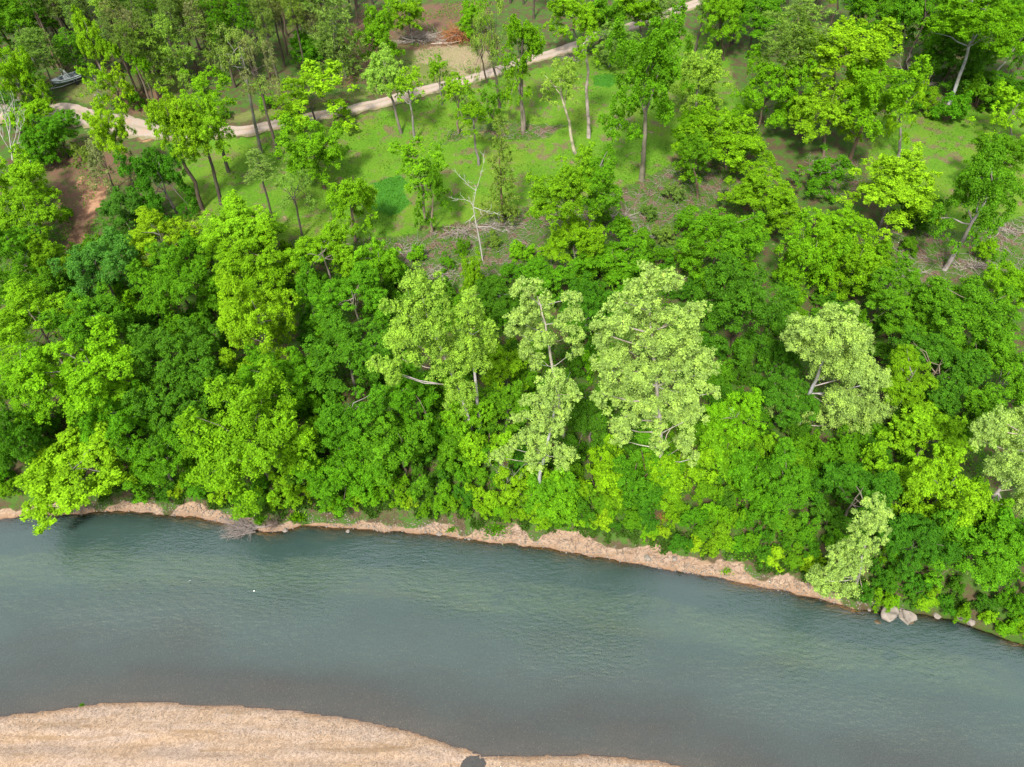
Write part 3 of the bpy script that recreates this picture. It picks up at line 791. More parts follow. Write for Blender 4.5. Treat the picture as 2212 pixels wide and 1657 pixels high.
 ("B", "fine", "D", 1700, 860, 120, 100, None, 6, "grey", "dark low tree left of the broken topped sycamore's trunk"),
 ("B", "oak", "Y", 2010, 945, 150, 110, None, 6, "grey", "yellowish tree below the deep green right canopy"),
 ("B", "oak", "Y", 2040, 1060, 150, 170, None, 6, "grey", "yellow-green bushy tree near the right bank"),
 ("B", "oak", "L", 1588, 915, 120, 130, None, 5, "grey", "light loose tree with dead twigs right of the largest sycamore"),
 ("B", "fine", "G", 1700, 1050, 140, 110, None, 5, "grey", "green tree below the broken topped sycamore's left side"),
 ("B", "fine", "D", 1850, 1075, 150, 100, None, 5, "grey", "deep green tree below the broken topped sycamore's right side"),
 ("B", "fine", "G", 2110, 1190, 180, 170, None, 5, "grey", "mid green tree at the right bank below the edge sycamore"),
 ("B", "fine", "D", 1980, 1170, 140, 150, None, 4, "grey", "deep green tree right of the sycamore over the water"),
 ("B", "fine", "D", 1690, 760, 90, 120, None, 5, "grey", "dark green tree between the big dark one and the broken sycamore"),
 # --- dark wood at the top right
 ("B", "fine", "L", 2120, 40, 190, 120, (2050, 224), None, "pale", "light topped tree on a long pale leaning trunk at the top right"),
 ("B", "fine", "G", 2195, 90, 90, 130, (2130, 190), None, "pale", "green tree cut by the right edge with a thin pale stem"),
 ("B", "fine", "G", 1990, 60, 130, 150, None, 9, "dark", "mid green wood edge tree left of the pale leaning trunk"),
 ("B", "fine", "G", 1900, 25, 120, 100, None, 9, "dark", "green wood edge tree behind the highest yellow one"),
 ("B", "fine", "D", 2060, 130, 120, 120, None, 6, "dark", "dark tree in the wood's shade behind the pale leaning trunk"),
 ("B", "fine", "D", 2150, 190, 130, 70, None, 2.6, "dark", "dark undergrowth tree right of the pale leaning trunk's foot"),
 ("B", "fine", "D", 1970, 200, 100, 70, None, 2.6, "dark", "dark bushy tree behind the grey dead branches"),
 ("B", "fine", "G", 1640, 20, 130, 90, None, 9, "dark", "green tree at the top edge right of the road's far end"),
 ("B", "fine", "L", 1560, 30, 90, 110, (1565, 130), None, "dark", "light tree on dark stems by the road's far end"),
 ("B", "oak", "L", 1380, 20, 110, 80, (1390, 100), None, "dark", "light tree at the top edge over the road"),
 ("B", "oak", "L", 1240, 25, 110, 90, (1250, 130), None, "grey", "bright tree at the top edge right of the tall narrow one"),
 ("B", "oak", "G", 1310, 35, 90, 90, (1310, 110), None, "dark", "green tree at the top edge between two bright ones"),
 ("P", "pine", "P", 1330, 95, 80, 70, (1315, 145), None, "grey", "low olive pine in front of the road's upper stretch"),
 ("P", "pine", "P", 1420, 20, 90, 70, (1425, 95), None, "grey", "olive pine above the largest oak by the road"),
 # --- round the clearing
 ("B", "oak", "L", 818, 78, 92, 112, (822, 155), None, "dark", "bright rounded tree at the left rim of the clearing"),
 ("B", "fine", "G", 640, 105, 105, 88, (728, 145), None, "dark", "vivid green tree in front of the pines, left of the bright clearing tree"),
 ("B", "oak", "L", 880, 22, 84, 70, (893, 95), None, "grey", "light tree on two thin stems before the brush pile"),
 ("B", "oak", "L", 1022, 32, 70, 70, (1045, 75), None, "grey", "bright small tree at the brush pile's right end"),
 ("P", "pine", "P", 722, 60, 100, 150, (748, 168), None, "grey", "tall grey-green pine right of the vivid green tree"),
 ("P", "pine", "A", 320, 118, 70, 110, (352, 204), None, "grey", "pale green young pine at the front of the stand, left of two"),
 ("P", "pine", "A", 372, 105, 66, 115, (400, 190), None, "grey", "pale green young pine at the front of the stand, right of two"),
 ("P", "pine", "P", 460, 60, 90, 140, (485, 180), None, "grey", "broad pine in the middle front of the stand"),
 ("B", "fine", "G", 30, 50, 140, 110, None, 9, "grey", "green broadleaf tree in the photo's top left corner"),
]
MARKS = {"the largest sycamore": (1410, 790), "the forked sycamore": (1180, 700), "the low yellowish sycamore": (1170, 920), "the twin sycamore spires": (950, 730), "the broken topped sycamore": (1800, 800),
         "the sycamore at the right edge": (2170, 1000), "the overhanging sycamore": (1830, 1200), "the driftwood": (520, 1140), "the boulders": (1935, 1335), "the big round bankside tree": (545, 950),
         "the leaning bankside tree": (165, 1020), "the tall bright canopy tree": (562, 700), "the large bluish tree": (218, 585), "the red dirt track": (180, 440), "the bleached lawn tree": (1030, 450),
         "the thin bright sapling": (1018, 595), "the pale leaning trunk": (2055, 560), "the yellowest lawn tree": (1935, 405), "the big dark green tree": (1612, 660), "the yellow bush-like tree by the right bank": (2040, 1060),
         "the dark canopy tree at left centre": (395, 770), "the sycamore's long side branch": (840, 795), "the rusty dead bush": (1432, 1120)}
PINE_MARKS = {"the boat": (148, 174), "the vivid green tree": (640, 105), "the brush pile": (940, 75), "the pointed yellow tree": (196, 78), "the two pale young pines": (346, 112), "the two bare trunks": (540, 150),
              "the broad front pine": (460, 60), "the bright clearing tree": (818, 78), "the bleached tree at the left edge": (20, 285), "the clearing": (950, 130), "the loose tree beyond the road": (442, 192), "the road's left bend": (260, 270), "the picture's top left corner": (0, 0), "the light tree before the brush pile": (880, 22), "the tall grey-green pine": (722, 60), "the yellow tree at the pine floor's edge": (246, 182)}
USED = set()


def to_px(p):
    v = np.asarray(p, float) - [0, 0, CAM_H]; d = v[1] * CD - v[2] * SD
    return 1106 + FPX * v[0] / d, 828.5 - FPX * (v[2] * CD + v[1] * SD) / d


def own_label(what, p, marks):
    """Says where a plant stands from the landmark nearest to it that no like plant has used yet."""
    x, y = to_px(p)
    for name, (mx, my) in sorted(marks.items(), key=lambda kv: math.hypot(kv[1][0] - x, kv[1][1] - y)):
        a = math.degrees(math.atan2(my - y, x - mx)) % 360
        w = ["right of", "up right of", "straight above", "up left of", "left of", "down left of", "straight below", "down right of"][int((a + 22.5) // 45) % 8]
        dist = math.hypot(mx - x, my - y)
        w = ("just " if dist < 110 else "some way " if dist < 260 else "far ") + w
        lab = f"{what} {w} {name}"
        if lab not in USED and len(lab.replace('-', ' ').split()) <= 15: USED.add(lab); return lab
    return what


for kd, sty, hue, cx, cy, w, h, base, hc, bark, label in TREES:
    g, P, r, c = placed(cx, cy, w * (1.17 if base is None else 1.12), h * (1.13 if base is None else 1.08), base, hc)
    build_tree(*K[kd], sty, hue, g, P, r, c, label, bark, None, 7 if sty != "thin" else 9, .8 if kd in "PC" else 1.0, 6 if sty in ("thin", "cedar") else 0)

# ------------------------------------------------------------------ sycamores: pale leaves, whitish limbs, each crown with its own outline
def at_depth(px, py, y):
    d = ray(px, py)
    return d * (y / d[1]) + np.array([0, 0, CAM_H])


def sycamore(base_px, trunk_px, lobes_px, label, hue="S", leaf=.40, seed=1, cover=.8, cf=.44, trunk_r=.42, depth=1.6):
    g = ground(*base_px)
    s = g[1] - float(y_far(g[0]))
    if s < 2.6: g = np.array([g[0], g[1] + 2.6 - s, 0]); g[2] = float(H(g[0], g[1]))
    rg = np.random.default_rng(seed)
    root = thing("sycamore_tree", label, "sycamore", g)
    L = []
    for (px, py, rp) in lobes_px:
        y = g[1] + rg.uniform(-depth, depth * .6); p = at_depth(px, py, y)
        L.append([*(p - g), 1.12 * rp * (y / ray(px, py)[1]) / FPX])
    L = np.array(L)
    sub_ = [[*(q[:3] + unit(rg.normal(0, 1, 3)) * q[3] * rg.uniform(.45, .8)), q[3] * rg.uniform(.42, .62)] for q in L for _ in range(4)]
    V, F, Tn = foliage(np.array(sub_), leaf * .58, cover * 1.3, cf * 1.15, seed, low=-.7, fill=.9, up=.5, stray=.25, spiky=.3, width=.7)
    cr = mesh_obj("crown", V, F, LEAF, root, False, Tn); cr.color = (*HUE[hue], 1)
    T = Tubes()
    tp = np.array([[0, 0, -.4]] + [at_depth(px, py, g[1]) - g for px, py in trunk_px])
    dense = np.stack([np.interp(np.linspace(0, len(tp) - 1, 14), np.arange(len(tp)), tp[:, k]) for k in range(3)], -1)
    dense[1:-1] += rg.normal(0, .06, (12, 3))
    T.add(dense, np.linspace(1.1, .25, 14) * trunk_r * .6, 8)
    tr = T.build("trunk", BARK, root); tr.color = jitter(BARKS["pale"], .08)
    for q in L:
        under = dense[dense[:, 2] < q[2] - .25 * np.linalg.norm(q[:2] - dense[:, :2].mean(0))]
        s = under[np.argmin(np.linalg.norm(under - q[:3], axis=1))] if len(under) else dense[4]
        ln = np.linalg.norm(q[:3] - s); m = (s + q[:3]) / 2 + [0, 0, -.06 * ln]
        T2 = Tubes(); k = np.clip(ln / 7, .35, 1) * trunk_r * .24
        T2.add(np.stack([s, (s * .6 + m * .4) + rg.normal(0, .1, 3), m + rg.normal(0, .12, 3), q[:3], q[:3] + rg.normal(0, .5, 3) + [0, 0, .6 * q[3]]]), np.array([1, .8, .6, .35, .12]) * k, 5)
        b = T2.build("limb", BARK, root); b.color = jitter(BARKS["pale"], .1)
    cen_ = L[:, :3].mean(0) + g
    CROWNS.append([*cen_, np.abs(L[:, 0] - L[:, 0].mean()).max() * .7, np.ptp(L[:, 2]) * .4])

CROWNS = [[*P, r, c] for P, r, c in ((placed(t[3], t[4], t[5], t[6], t[7], t[8])[1:]) for t in TREES)]
sycamore((1008, 962), [(1020, 925), (1000, 865), (960, 770), (925, 690), (908, 620)],
         [(908, 612, 34), (945, 622, 24), (885, 648, 36), (925, 665, 38), (870, 690, 36), (905, 705, 40), (945, 702, 30), (880, 735, 34), (925, 745, 36), (955, 745, 24), (842, 660, 18),
          (815, 790, 20), (842, 803, 22), (868, 775, 16), (975, 795, 34), (1000, 825, 28), (985, 858, 28), (945, 800, 18)],
         "pale sycamore with a long bare side branch, left one of the twin spires", "A", .38, 201)
sycamore((1040, 955), [(1035, 900), (1022, 790), (1012, 700), (1012, 640)],
         [(1012, 642, 18), (1020, 668, 28), (1000, 690, 28), (1030, 702, 28), (1010, 732, 30), (1002, 768, 24), (1062, 700, 16), (1052, 740, 20), (1028, 778, 22)],
         "narrow pale sycamore spire, right one of the twin spires", "A", .38, 202)
sycamore((1222, 965), [(1208, 880), (1196, 810), (1184, 745), (1178, 690), (1160, 640)],
         [(1120, 620, 20), (1148, 640, 26), (1182, 642, 18), (1237, 645, 18), (1130, 672, 22), (1163, 682, 28), (1208, 690, 20), (1240, 682, 18), (1108, 712, 16), (1148, 720, 26), (1178, 728, 20),
          (1226, 730, 22), (1240, 760, 16), (1142, 762, 20), (1160, 785, 16), (1118, 692, 16)],
         "yellowish sycamore forking into a cup of sprays over a bare whitish trunk", "S", .38, 203)
sycamore((1172, 1085), [(1165, 1030), (1180, 970), (1198, 890), (1205, 830)],
         [(1190, 822, 22), (1215, 842, 26), (1180, 852, 24), (1150, 872, 20), (1165, 902, 24), (1207, 892, 22), (1235, 852, 14), (1120, 902, 14), (1130, 952, 22), (1175, 965, 28), (1100, 967, 14),
          (1212, 985, 24), (1160, 1002, 22), (1075, 987, 14), (1195, 922, 18)],
         "low yellowish sycamore with a pale cut stub, below the forked one", "S", .36, 204)
sycamore((1425, 1040), [(1428, 980), (1425, 900), (1415, 800), (1405, 700), (1395, 590)],
         [(1395, 575, 13), (1405, 598, 18), (1370, 620, 20), (1395, 640, 28), (1340, 650, 20), (1440, 615, 24), (1465, 610, 16), (1320, 690, 30), (1300, 720, 18), (1360, 690, 34), (1400, 690, 32),
          (1430, 680, 28), (1480, 690, 30), (1510, 660, 20), (1500, 720, 28), (1340, 745, 36), (1400, 745, 38), (1450, 740, 38), (1510, 760, 24), (1300, 790, 22), (1340, 800, 36), (1390, 800, 38),
          (1440, 800, 40), (1490, 800, 36), (1530, 800, 18), (1330, 850, 32), (1300, 850, 18), (1380, 850, 34), (1430, 860, 36), (1480, 850, 34), (1535, 850, 16), (1350, 900, 28), (1410, 910, 32),
          (1460, 910, 34), (1500, 900, 26), (1340, 950, 18), (1440, 960, 24), (1480, 960, 24), (1500, 990, 14), (1330, 920, 16)],
         "largest and palest sycamore, its wide crown showing whitish limbs", "S", .42, 205, .80, .42, .55, 3.0)
sycamore((1728, 915), [(1745, 860), (1765, 815), (1785, 770), (1795, 700)],
         [(1792, 690, 24), (1822, 692, 22), (1722, 712, 27), (1750, 722, 32), (1780, 727, 37), (1820, 722, 34), (1850, 727, 29), (1870, 716, 17), (1710, 747, 20), (1750, 757, 32), (1790, 760, 37),
          (1830, 757, 29), (1800, 800, 32), (1832, 802, 34), (1862, 802, 27), (1700, 862, 27), (1675, 872, 20), (1680, 892, 22), (1740, 890, 22), (1820, 852, 37), (1862, 852, 34), (1900, 872, 29),
          (1785, 902, 27), (1825, 912, 32), (1872, 912, 34), (1910, 932, 29), (1935, 952, 20), (1720, 917, 22), (1760, 935, 22), (1900, 822, 22)],
         "broken topped pale sycamore right of the largest one, its thick bare trunk showing", "S", .40, 206, .78, .44, .50, 2.4)
sycamore((2122, 1100), [(2145, 1070), (2180, 1035), (2215, 1000), (2240, 940)],
         [(2130, 922, 22), (2160, 907, 24), (2200, 912, 30), (2120, 952, 18), (2160, 952, 28), (2200, 962, 28), (2145, 992, 24), (2190, 1002, 26), (2158, 1028, 18), (2190, 1095, 22), (2207, 1132, 26),
          (2215, 1050, 26), (2240, 930, 40), (2250, 1000, 40), (2240, 1090, 36), (2197, 1162, 18)],
         "pale sycamore cut by the right edge, its mossy trunk leaning right", "S", .38, 207, .8, .44, .40, 2.0)
sycamore((1850, 1280), [(1856, 1240), (1868, 1180), (1885, 1110)],
         [(1885, 1087, 16), (1890, 1112, 22), (1870, 1122, 22), (1850, 1152, 22), (1895, 1142, 18), (1840, 1182, 20), (1870, 1182, 18), (1900, 1166, 12), (1800, 1217, 24), (1830, 1222, 24), (1770, 1237, 20),
          (1860, 1227, 18), (1770, 1270, 20), (1810, 1266, 26), (1850, 1266, 24), (1745, 1292, 11), (1800, 1300, 18), (1840, 1300, 20), (1875, 1294, 14), (1820, 1314, 12), (1755, 1252, 12)],
         "small pale sycamore hanging over the water beside the boulders", "S", .32, 208, .85, .46, .24, 1.2)

# ------------------------------------------------------------------ bleached dead trees
def sprout(T, p, d, ln, r, depth, rg, up=.15, split=2.4, bend=.25):
    k = 4; pts = [np.array(p, float)]; d = unit(np.array(d, float))
    for _ in range(k):
        d = unit(d + rg.normal(0, bend, 3) * .6 + [0, 0, up * .3]); pts.append(pts[-1] + d * ln / k)
    T.add(np.array(pts), np.linspace(r, r * .55, k + 1), 5 if depth > 1 else 4)
    if depth <= 0: return
    for _ in range(int(rg.poisson(split - 1) + 1)):
        q = pts[int(rg.integers(2, k + 1))]
        sprout(T, q, d + rg.normal(0, .65, 3) + [0, 0, up], ln * rg.uniform(.5, .8), r * .55, depth - 1, rg, up, split, bend)

DEADW = simple_mat("bleached_wood", (.36, .34, .31), .9, 3, .2)
def dead_tree(base_px, strands, label, r0=.16, seed=3, depth=2, twig=.8, name="dead_tree", cat="dead tree", mat=None, up=.2):
    g = ground(*base_px); rg = np.random.default_rng(seed)
    root = thing(name, label, cat, g)
    T, B = Tubes(), Tubes()
    for i, st in enumerate(strands):
        y0 = g[1]
        pts = np.array([(at_depth(px, py, y0 + rg.normal(0, .25) * (i > 0)) - g) for px, py in st])
        if i == 0: pts[0] = [0, 0, -.3]
        rr = np.linspace(r0 if i == 0 else r0 * .45, r0 * .12, len(pts)) * .65
        (T if i == 0 else B).add(pts, rr, 6)
        for q, q0 in zip(pts[1:], pts[:-1]):
            for _ in range(2):
                sprout(B, q, unit(q - q0) + rg.normal(0, .5, 3), twig * rg.uniform(.6, 1.4), r0 * .16, depth - 1, rg, up)
    T.build("trunk", mat or DEADW, root); stuff(B.build("branches", mat or DEADW, root))
    return root
dead_tree((1043, 562), [[(1043, 562), (1036, 520), (1030, 490), (1025, 465), (1022, 445), (1028, 412), (1038, 380), (1045, 352)], [(1028, 412), (1014, 402), (1005, 392), (996, 384)], [(1024, 448), (1016, 436), (1004, 431), (990, 430)],
                         [(1024, 448), (1036, 452), (1050, 458), (1067, 458)], [(1024, 465), (1014, 476), (1020, 482)], [(1030, 490), (1060, 490), (1085, 500)]],
          "bleached white dead tree with crooked bare branches on the lawn's lower edge", .20, 5, 2, 1.0)
dead_tree((26, 345), [[(26, 345), (24, 320), (20, 290), (12, 260), (4, 236)], [(24, 325), (34, 295), (38, 265), (30, 240)], [(26, 335), (38, 310), (44, 280), (52, 262)], [(22, 325), (6, 300), (-6, 270)], [(20, 290), (22, 265), (18, 240)]],
          "large bleached dead tree with many whitish branches at the left edge", .26, 6, 3, 1.7, up=.5)
dead_tree((62, 350), [[(62, 350), (68, 335), (78, 318), (84, 300)], [(62, 345), (70, 325), (72, 305)], [(60, 345), (50, 325), (46, 312)]], "small bleached dead tree with curved stems beside the large one", .12, 8, 2, .7, up=.5)
dead_tree((1978, 235), [[(1978, 235), (1970, 190), (1962, 150), (1958, 132)], [(1972, 195), (1985, 185), (1998, 165)], [(1965, 170), (1950, 150), (1945, 140)], [(1975, 200), (1992, 190), (2005, 175)]],
          "grey dead tree with bare twigs at the dark wood's edge", .15, 9, 3, 1.3, mat=TWIG)
dead_tree((1092, 1064), [[(1092, 1064), (1096, 1035), (1090, 1010), (1072, 995)], [(1094, 1050), (1080, 1025), (1062, 1005)], [(1095, 1045), (1112, 1025), (1130, 1005)], [(1094, 1055), (1105, 1040), (1118, 1038)]],
          "grey tangle of dead branches on the bank below the low sycamore", .10, 12, 3, 1.0, mat=TWIG)
dead_tree((1560, 960), [[(1560, 960), (1575, 940), (1592, 925), (1612, 908)], [(1575, 940), (1595, 938), (1615, 925)], [(1592, 925), (1590, 905), (1585, 892)]], "fan of bare dead twigs right of the largest sycamore", .07, 13, 3, .8, mat=TWIG)

# ------------------------------------------------------------------ what the crowns hide
def hidden(p, r, need=3):
    """How far a plant at p is covered, as seen from the camera, by crowns in front of it."""
    C = np.array(CROWNS); o = np.array([0, 0, CAM_H]); n_hid = 0
    for q in (p, p + [r, 0, 0], p - [r, 0, 0], p + [0, 0, r], p - [0, r, 0]):
        d = q - o; D = np.linalg.norm(d); d = d / D
        sc = 1 / np.stack([C[:, 3], C[:, 3], C[:, 4]], -1) / .82
        a = (o - C[:, :3]) * sc; b = d * sc
        A, B, Cc = (b * b).sum(1), 2 * (a * b).sum(1), (a * a).sum(1) - 1
        disc = B * B - 4 * A * Cc
        t = (-B - np.sqrt(np.maximum(disc, 0))) / (2 * A)
        if ((disc > 0) & (t < D - .5)).any(): n_hid += 1
    return n_hid >= need

# ------------------------------------------------------------------ the pine stand and the dark wood beyond the road
rg = np.random.default_rng(31)
def in_poly(x, y, P):
    c = False; j = len(P) - 1
    for i in range(len(P)):
        if (P[i][1] > y) != (P[j][1] > y) and x < (P[j][0] - P[i][0]) * (y - P[i][1]) / (P[j][1] - P[i][1]) + P[i][0]: c = not c
        j = i
    return c
STAND = [(-60, 150), (60, 140), (130, 150), (200, 150), (260, 180), (300, 214), (350, 214), (420, 200), (480, 190), (560, 200), (640, 180), (720, 160), (745, 120), (770, 60), (800, 14), (1000, 0), (1060, 10), (1240, 5), (1240, -50), (-60, -50)]
AVOID = [(95, 156), (215, 158), (235, 205), (90, 225)]
front = [(284, 213), (297, 203), (328, 226), (336, 226), (343, 209), (361, 187), (372, 168), (131, 153), (138, 153), (116, 150), (170, 140), (180, 120), (458, 152), (700, 150)]
cand = [(x, y, 1) for x, y in front]
py = 205.0
while py > -48:
    step = 32 + 22 * (py + 60) / 270
    for px in np.arange(-60, 1240, step):
        x, y = px + rg.uniform(-.4, .4) * step, py + rg.uniform(-6, 6)
        if in_poly(x, y, STAND) and not in_poly(x, y, AVOID): cand.append((x, y, 0))
    py -= 10 + 10 * (py + 60) / 270
PWORD = {"P": "grey-green", "G": "green", "Q": "brownish olive", "D": "dark green", "A": "pale green"}
for x, y, known in cand:
    g = ground(x, y); hgt = rg.uniform(16, 20.5); c = rg.uniform(3.4, 5.0); r = rg.uniform(2.0, 2.8)
    if y < 60 and x > 800: hgt += 4
    
    if known: c, r = rg.uniform(2.8, 3.6), rg.uniform(1.8, 2.3)
    P = g + np.array([0, 0, hgt - c])
    pr = (P - [0, 0, CAM_H]); w_ = pr[1] * CD - pr[2] * SD; top_py = 828.5 - FPX * ((pr[2] + c) * CD + pr[1] * SD) / w_
    base_ok = y > 4
    if top_py + 2 * c * FPX / w_ < 0 and not base_ok: continue
    if not known and hidden(P, r, 4): continue
    P[:2] += rg.normal(0, .35, 2)
    zone = "far left, behind the boat" if x < 250 else "middle of the stand" if x < 560 else "right of the stand, by the vivid tree" if x < 800 else "behind the brush pile"
    hue = rg.choice(["P", "P", "G", "Q", "D", "A"], p=[.45, .2, .12, .1, .05, .08])
    if rg.random() < .10 and x < 760: build_tree("broadleaf_tree", "tree", "oak", "L", g, g + [0, 0, hgt * .55], r * 1.1, c * .8, own_label("green broadleaf tree among the pines", P, PINE_MARKS), "dark", "broadleaf trees among the pines", 4)
    else: build_tree("pine_tree", "pine tree", "pine", hue, g, P, r, c, own_label(f"{PWORD[hue]} pine {'on a bare front trunk' if known else 'in the stand'},", P, PINE_MARKS), "brown" if known else "dark", "pines of the stand beyond the road", 4, .85, 3)
    CROWNS.append([*P, r, c])
for i in range(22):                                    # bare trunks above the lawn's right end, crowns out of the picture
    x, y = (rg.uniform(1480, 1780), rg.uniform(-10, 118)) if i < 16 else (rg.uniform(1080, 1330), rg.uniform(5, 45))
    if 1380 < x < 1500 and y < 70: continue
    g = ground(x, y); hgt = rg.uniform(17, 22)
    build_tree("pine_tree", "pine tree", "pine", "P", g, g + [rg.normal(0, .3), 0, hgt - 5], 2.6, 5, own_label("dark bare trunked pine", g, {"the largest oak": (1398, 165), "the road's far end": (1470, 18), "the highest yellow tree": (1815, 105), "the brush pile": (945, 80), "the tall narrow bright tree": (1128, 80), "the clearing": (950, 130), "the wide dull olive pine": (1705, 70)}), "dark", "bare trunked pines along the wood's edge", 4, .9, 4)
for i, (x, y) in enumerate([(1790, 70), (1850, 40), (1930, 120), (2010, 90), (2090, 110), (2160, 60), (2200, 150), (1760, 10), (1880, -5), (2000, 10), (2100, -10), (2190, -5), (1700, -15), (2040, 165), (2120, 140), (2180, 120), (1930, 60), (1830, 100)]):
    g = ground(x, y); hgt = rg.uniform(8, 13)
    P = g + [0, 0, hgt]
    build_tree("broadleaf_tree", "tree", "fine", rg.choice(["G", "L", "D"]), g, P, rg.uniform(3.6, 4.8), rg.uniform(3.5, 5), own_label("leafy tree inside the dark wood,", P, {"the pale leaning trunk at the top right": (2080, 150), "the highest yellow tree": (1815, 105), "the grey dead twiggy tree": (1970, 160), "the picture's top right corner": (2212, 0), "the wide dull olive pine": (1705, 70), "the yellow tree cut by the right edge": (2168, 240), "the thin pale stem by the right edge": (2150, 130), "the narrow yellow tree": (1953, 235)}), "dark", "trees of the dark wood at the top right", 5)
    CROWNS.append([*P, 4, 4])

# ------------------------------------------------------------------ shrubs of the bank edge and of the forest floor
ORD = ["first", "second", "third", "fourth", "fifth", "sixth", "seventh", "eighth", "ninth", "tenth"]
def ordinal(i):
    tens = ["", "", "twenty", "thirty", "forty", "fifty", "sixty"]
    teen = ["eleventh", "twelfth", "thirteenth", "fourteenth", "fifteenth", "sixteenth", "seventeenth", "eighteenth", "nineteenth"]
    if i <= 10: return ORD[i - 1]
    if i < 20: return teen[i - 11]
    return tens[i // 10][:-1] + "ieth" if i % 10 == 0 else tens[i // 10] + "-" + ORD[i % 10 - 1]
rg = np.random.default_rng(41)
WORD = {"Y": "yellow-green", "L": "light green", "G": "mid green", "D": "deep green"}
def shrub(x, y, r, h, hue, label, group, lift=.55):
    g = np.array([x, y, float(H(x, y))]); P = g + [0, 0, h * lift]
    root = thing("shrub", label, "shrub", g, 0, group)
    me, L, asp = STYLES["shrub"][int(rg.integers(4))]
    cr = share("crown", me, root); cr.location = (0, 0, h * lift); cr.scale = (r, r * rg.uniform(.85, 1.1), h * .6); cr.rotation_euler = (0, 0, rg.uniform(0, 6.28)); cr.color = jitter(HUE[hue], .14)
    st = share("stem", STEM, root); st.location = (0, 0, -.2); st.scale = (r, r, h); st.color = jitter(BARKS["brown"])
    CROWNS.append([*P, r, h * .55])
T = Tubes()
for i in range(5):
    a = i * 1.26; T.add([[.05 * math.cos(a), .05 * math.sin(a), 0], [.2 * math.cos(a), .2 * math.sin(a), .3], [.45 * math.cos(a), .45 * math.sin(a), .75]], [.035, .025, .01], 4)
_s = T.build("stem", BARK); STEM = _s.data; bpy.data.objects.remove(_s)
xs = np.arange(-72, 73, 2.0)
n_edge = 0
GAPS = (on_plane(440, 1110)[0], on_plane(495, 1110)[0])
for x in xs:
    x = x + rg.uniform(-.5, .5); right = x > 24
    edge = float(np.interp(x, [-60, -5, 18, 40, 46, 70], [2.6, 3.0, 3.5, 2.9, .8, .6]))
    y = float(y_far(x)) + edge + rg.uniform(-.2, 1.0)
    if GAPS[0] < x < GAPS[1] and rg.random() < .5: y += 1.2
    r = rg.uniform(1.0, 1.7); h = rg.uniform(1.5, 2.6)
    if hidden(np.array([x, y, float(H(x, y)) + h * .5]), r, 4): continue
    hue = rg.choice(["Y", "L", "G", "D"], p=[.22, .38, .30, .10]); n_edge += 1
    shrub(x, y, r, h, hue, f"{WORD[hue]} shrub on the bank's edge, {ordinal(n_edge)} from the left along the water", "shrubs along the bank's edge")
rows = [(4.8, "second"), (7.0, "third")]
for off, row in rows:
    k = 0
    for x in np.arange(-72, 73, 2.5):
        x = x + rg.uniform(-.8, .8); y = float(y_far(x)) + off + rg.uniform(-.7, .7) - (1.8 if x > 42 else 0)
        r = rg.uniform(1.2, 2.0); h = rg.uniform(2.2, 3.8)
        if hidden(np.array([x, y, float(H(x, y)) + h * .6]), r, 4): continue
        hue = rg.choice(["Y", "L", "G", "D"], p=[.06, .22, .42, .30]); k += 1
        shrub(x, y, r, h, hue, f"{WORD[hue]} bush in the {row} row up the bank, {ordinal(k)} from the left", "bushes up the bank")
fill_n = 0
for yy in np.arange(10, 52, 3.6):
    for x in np.arange(-75, 76, 4.2):
        x1 = x + rg.uniform(-1.6, 1.6); y1 = float(y_far(x1)) + yy + rg.uniform(-1.4, 1.4)
        if abs(x1) > 22 + .78 * y1: continue
        i, j = int(np.clip(np.searchsorted(gx, x1), 0, nxg - 1)), int(np.clip(np.searchsorted(gy, y1), 0, nyg - 1))
        open_ = max(M_LAWN[j, i], M_DEB[j, i], M_DIRT[j, i])
        if open_ > .45 or (open_ > .2 and rg.random() < .6): continue
        r = rg.uniform(1.6, 2.6); h = rg.uniform(2.4, 4.6)
        if hidden(np.array([x1, y1, float(H(x1, y1)) + h * .6]), r, 4): continue
        zone = ("left third" if x1 < -16 else "middle" if x1 < 18 else "right third") + (", low on the slope" if yy < 24 else ", high on the slope")
        hue = rg.choice(["L", "G", "D"], p=[.10, .40, .50]); fill_n += 1
        shrub(x1, y1, r, h, hue, own_label(f"{WORD[hue]} understory shrub", (x1, y1, float(H(x1, y1)) + 1), MARKS), "understory shrubs between the riverside trees")
for (px, py, wpx, hue) in [(900, 562, 46, "L"), (962, 582, 40, "G"), (1130, 562, 60, "L"), (1108, 602, 50, "G"), (1300, 482, 44, "G"), (1345, 505, 50, "L"), (1400, 472, 40, "P"), (1452, 432, 46, "P"), (1478, 502, 56, "G"),
                           (862, 592, 44, "G"), (705, 548, 40, "L"), (1382, 542, 60, "G"), (1432, 522, 50, "P"), (1485, 565, 60, "L"), (1420, 575, 60, "G"), (1000, 545, 34, "G"), (1065, 530, 36, "P"), (1900, 560, 50, "L"), (1960, 545, 36, "G"), (2120, 560, 46, "L"),
                           (480, 262, 36, "G"), (585, 232, 40, "L"), (300, 232, 36, "G"), (350, 246, 34, "L"), (150, 470, 26, "G"), (160, 556, 30, "L"), (185, 350, 40, "P"), (118, 345, 60, "G"), (1100, 470, 40, "P"), (2040, 260, 60, "G"), (2110, 230, 70, "G"), (1990, 240, 50, "L")]:
    g = ground(px, py); r = wpx * np.linalg.norm(g - [0, 0, CAM_H]) / FPX / 2
    w_ = {"P": "olive", **WORD}[hue]
    shrub(g[0], g[1], r, r * 1.5, hue, own_label(f"{w_} bush growing alone", g, {**MARKS, **PINE_MARKS, "the largest oak": (1398, 165), "the debris strip's middle": (1250, 520)}), "lone bushes of the cleared ground")
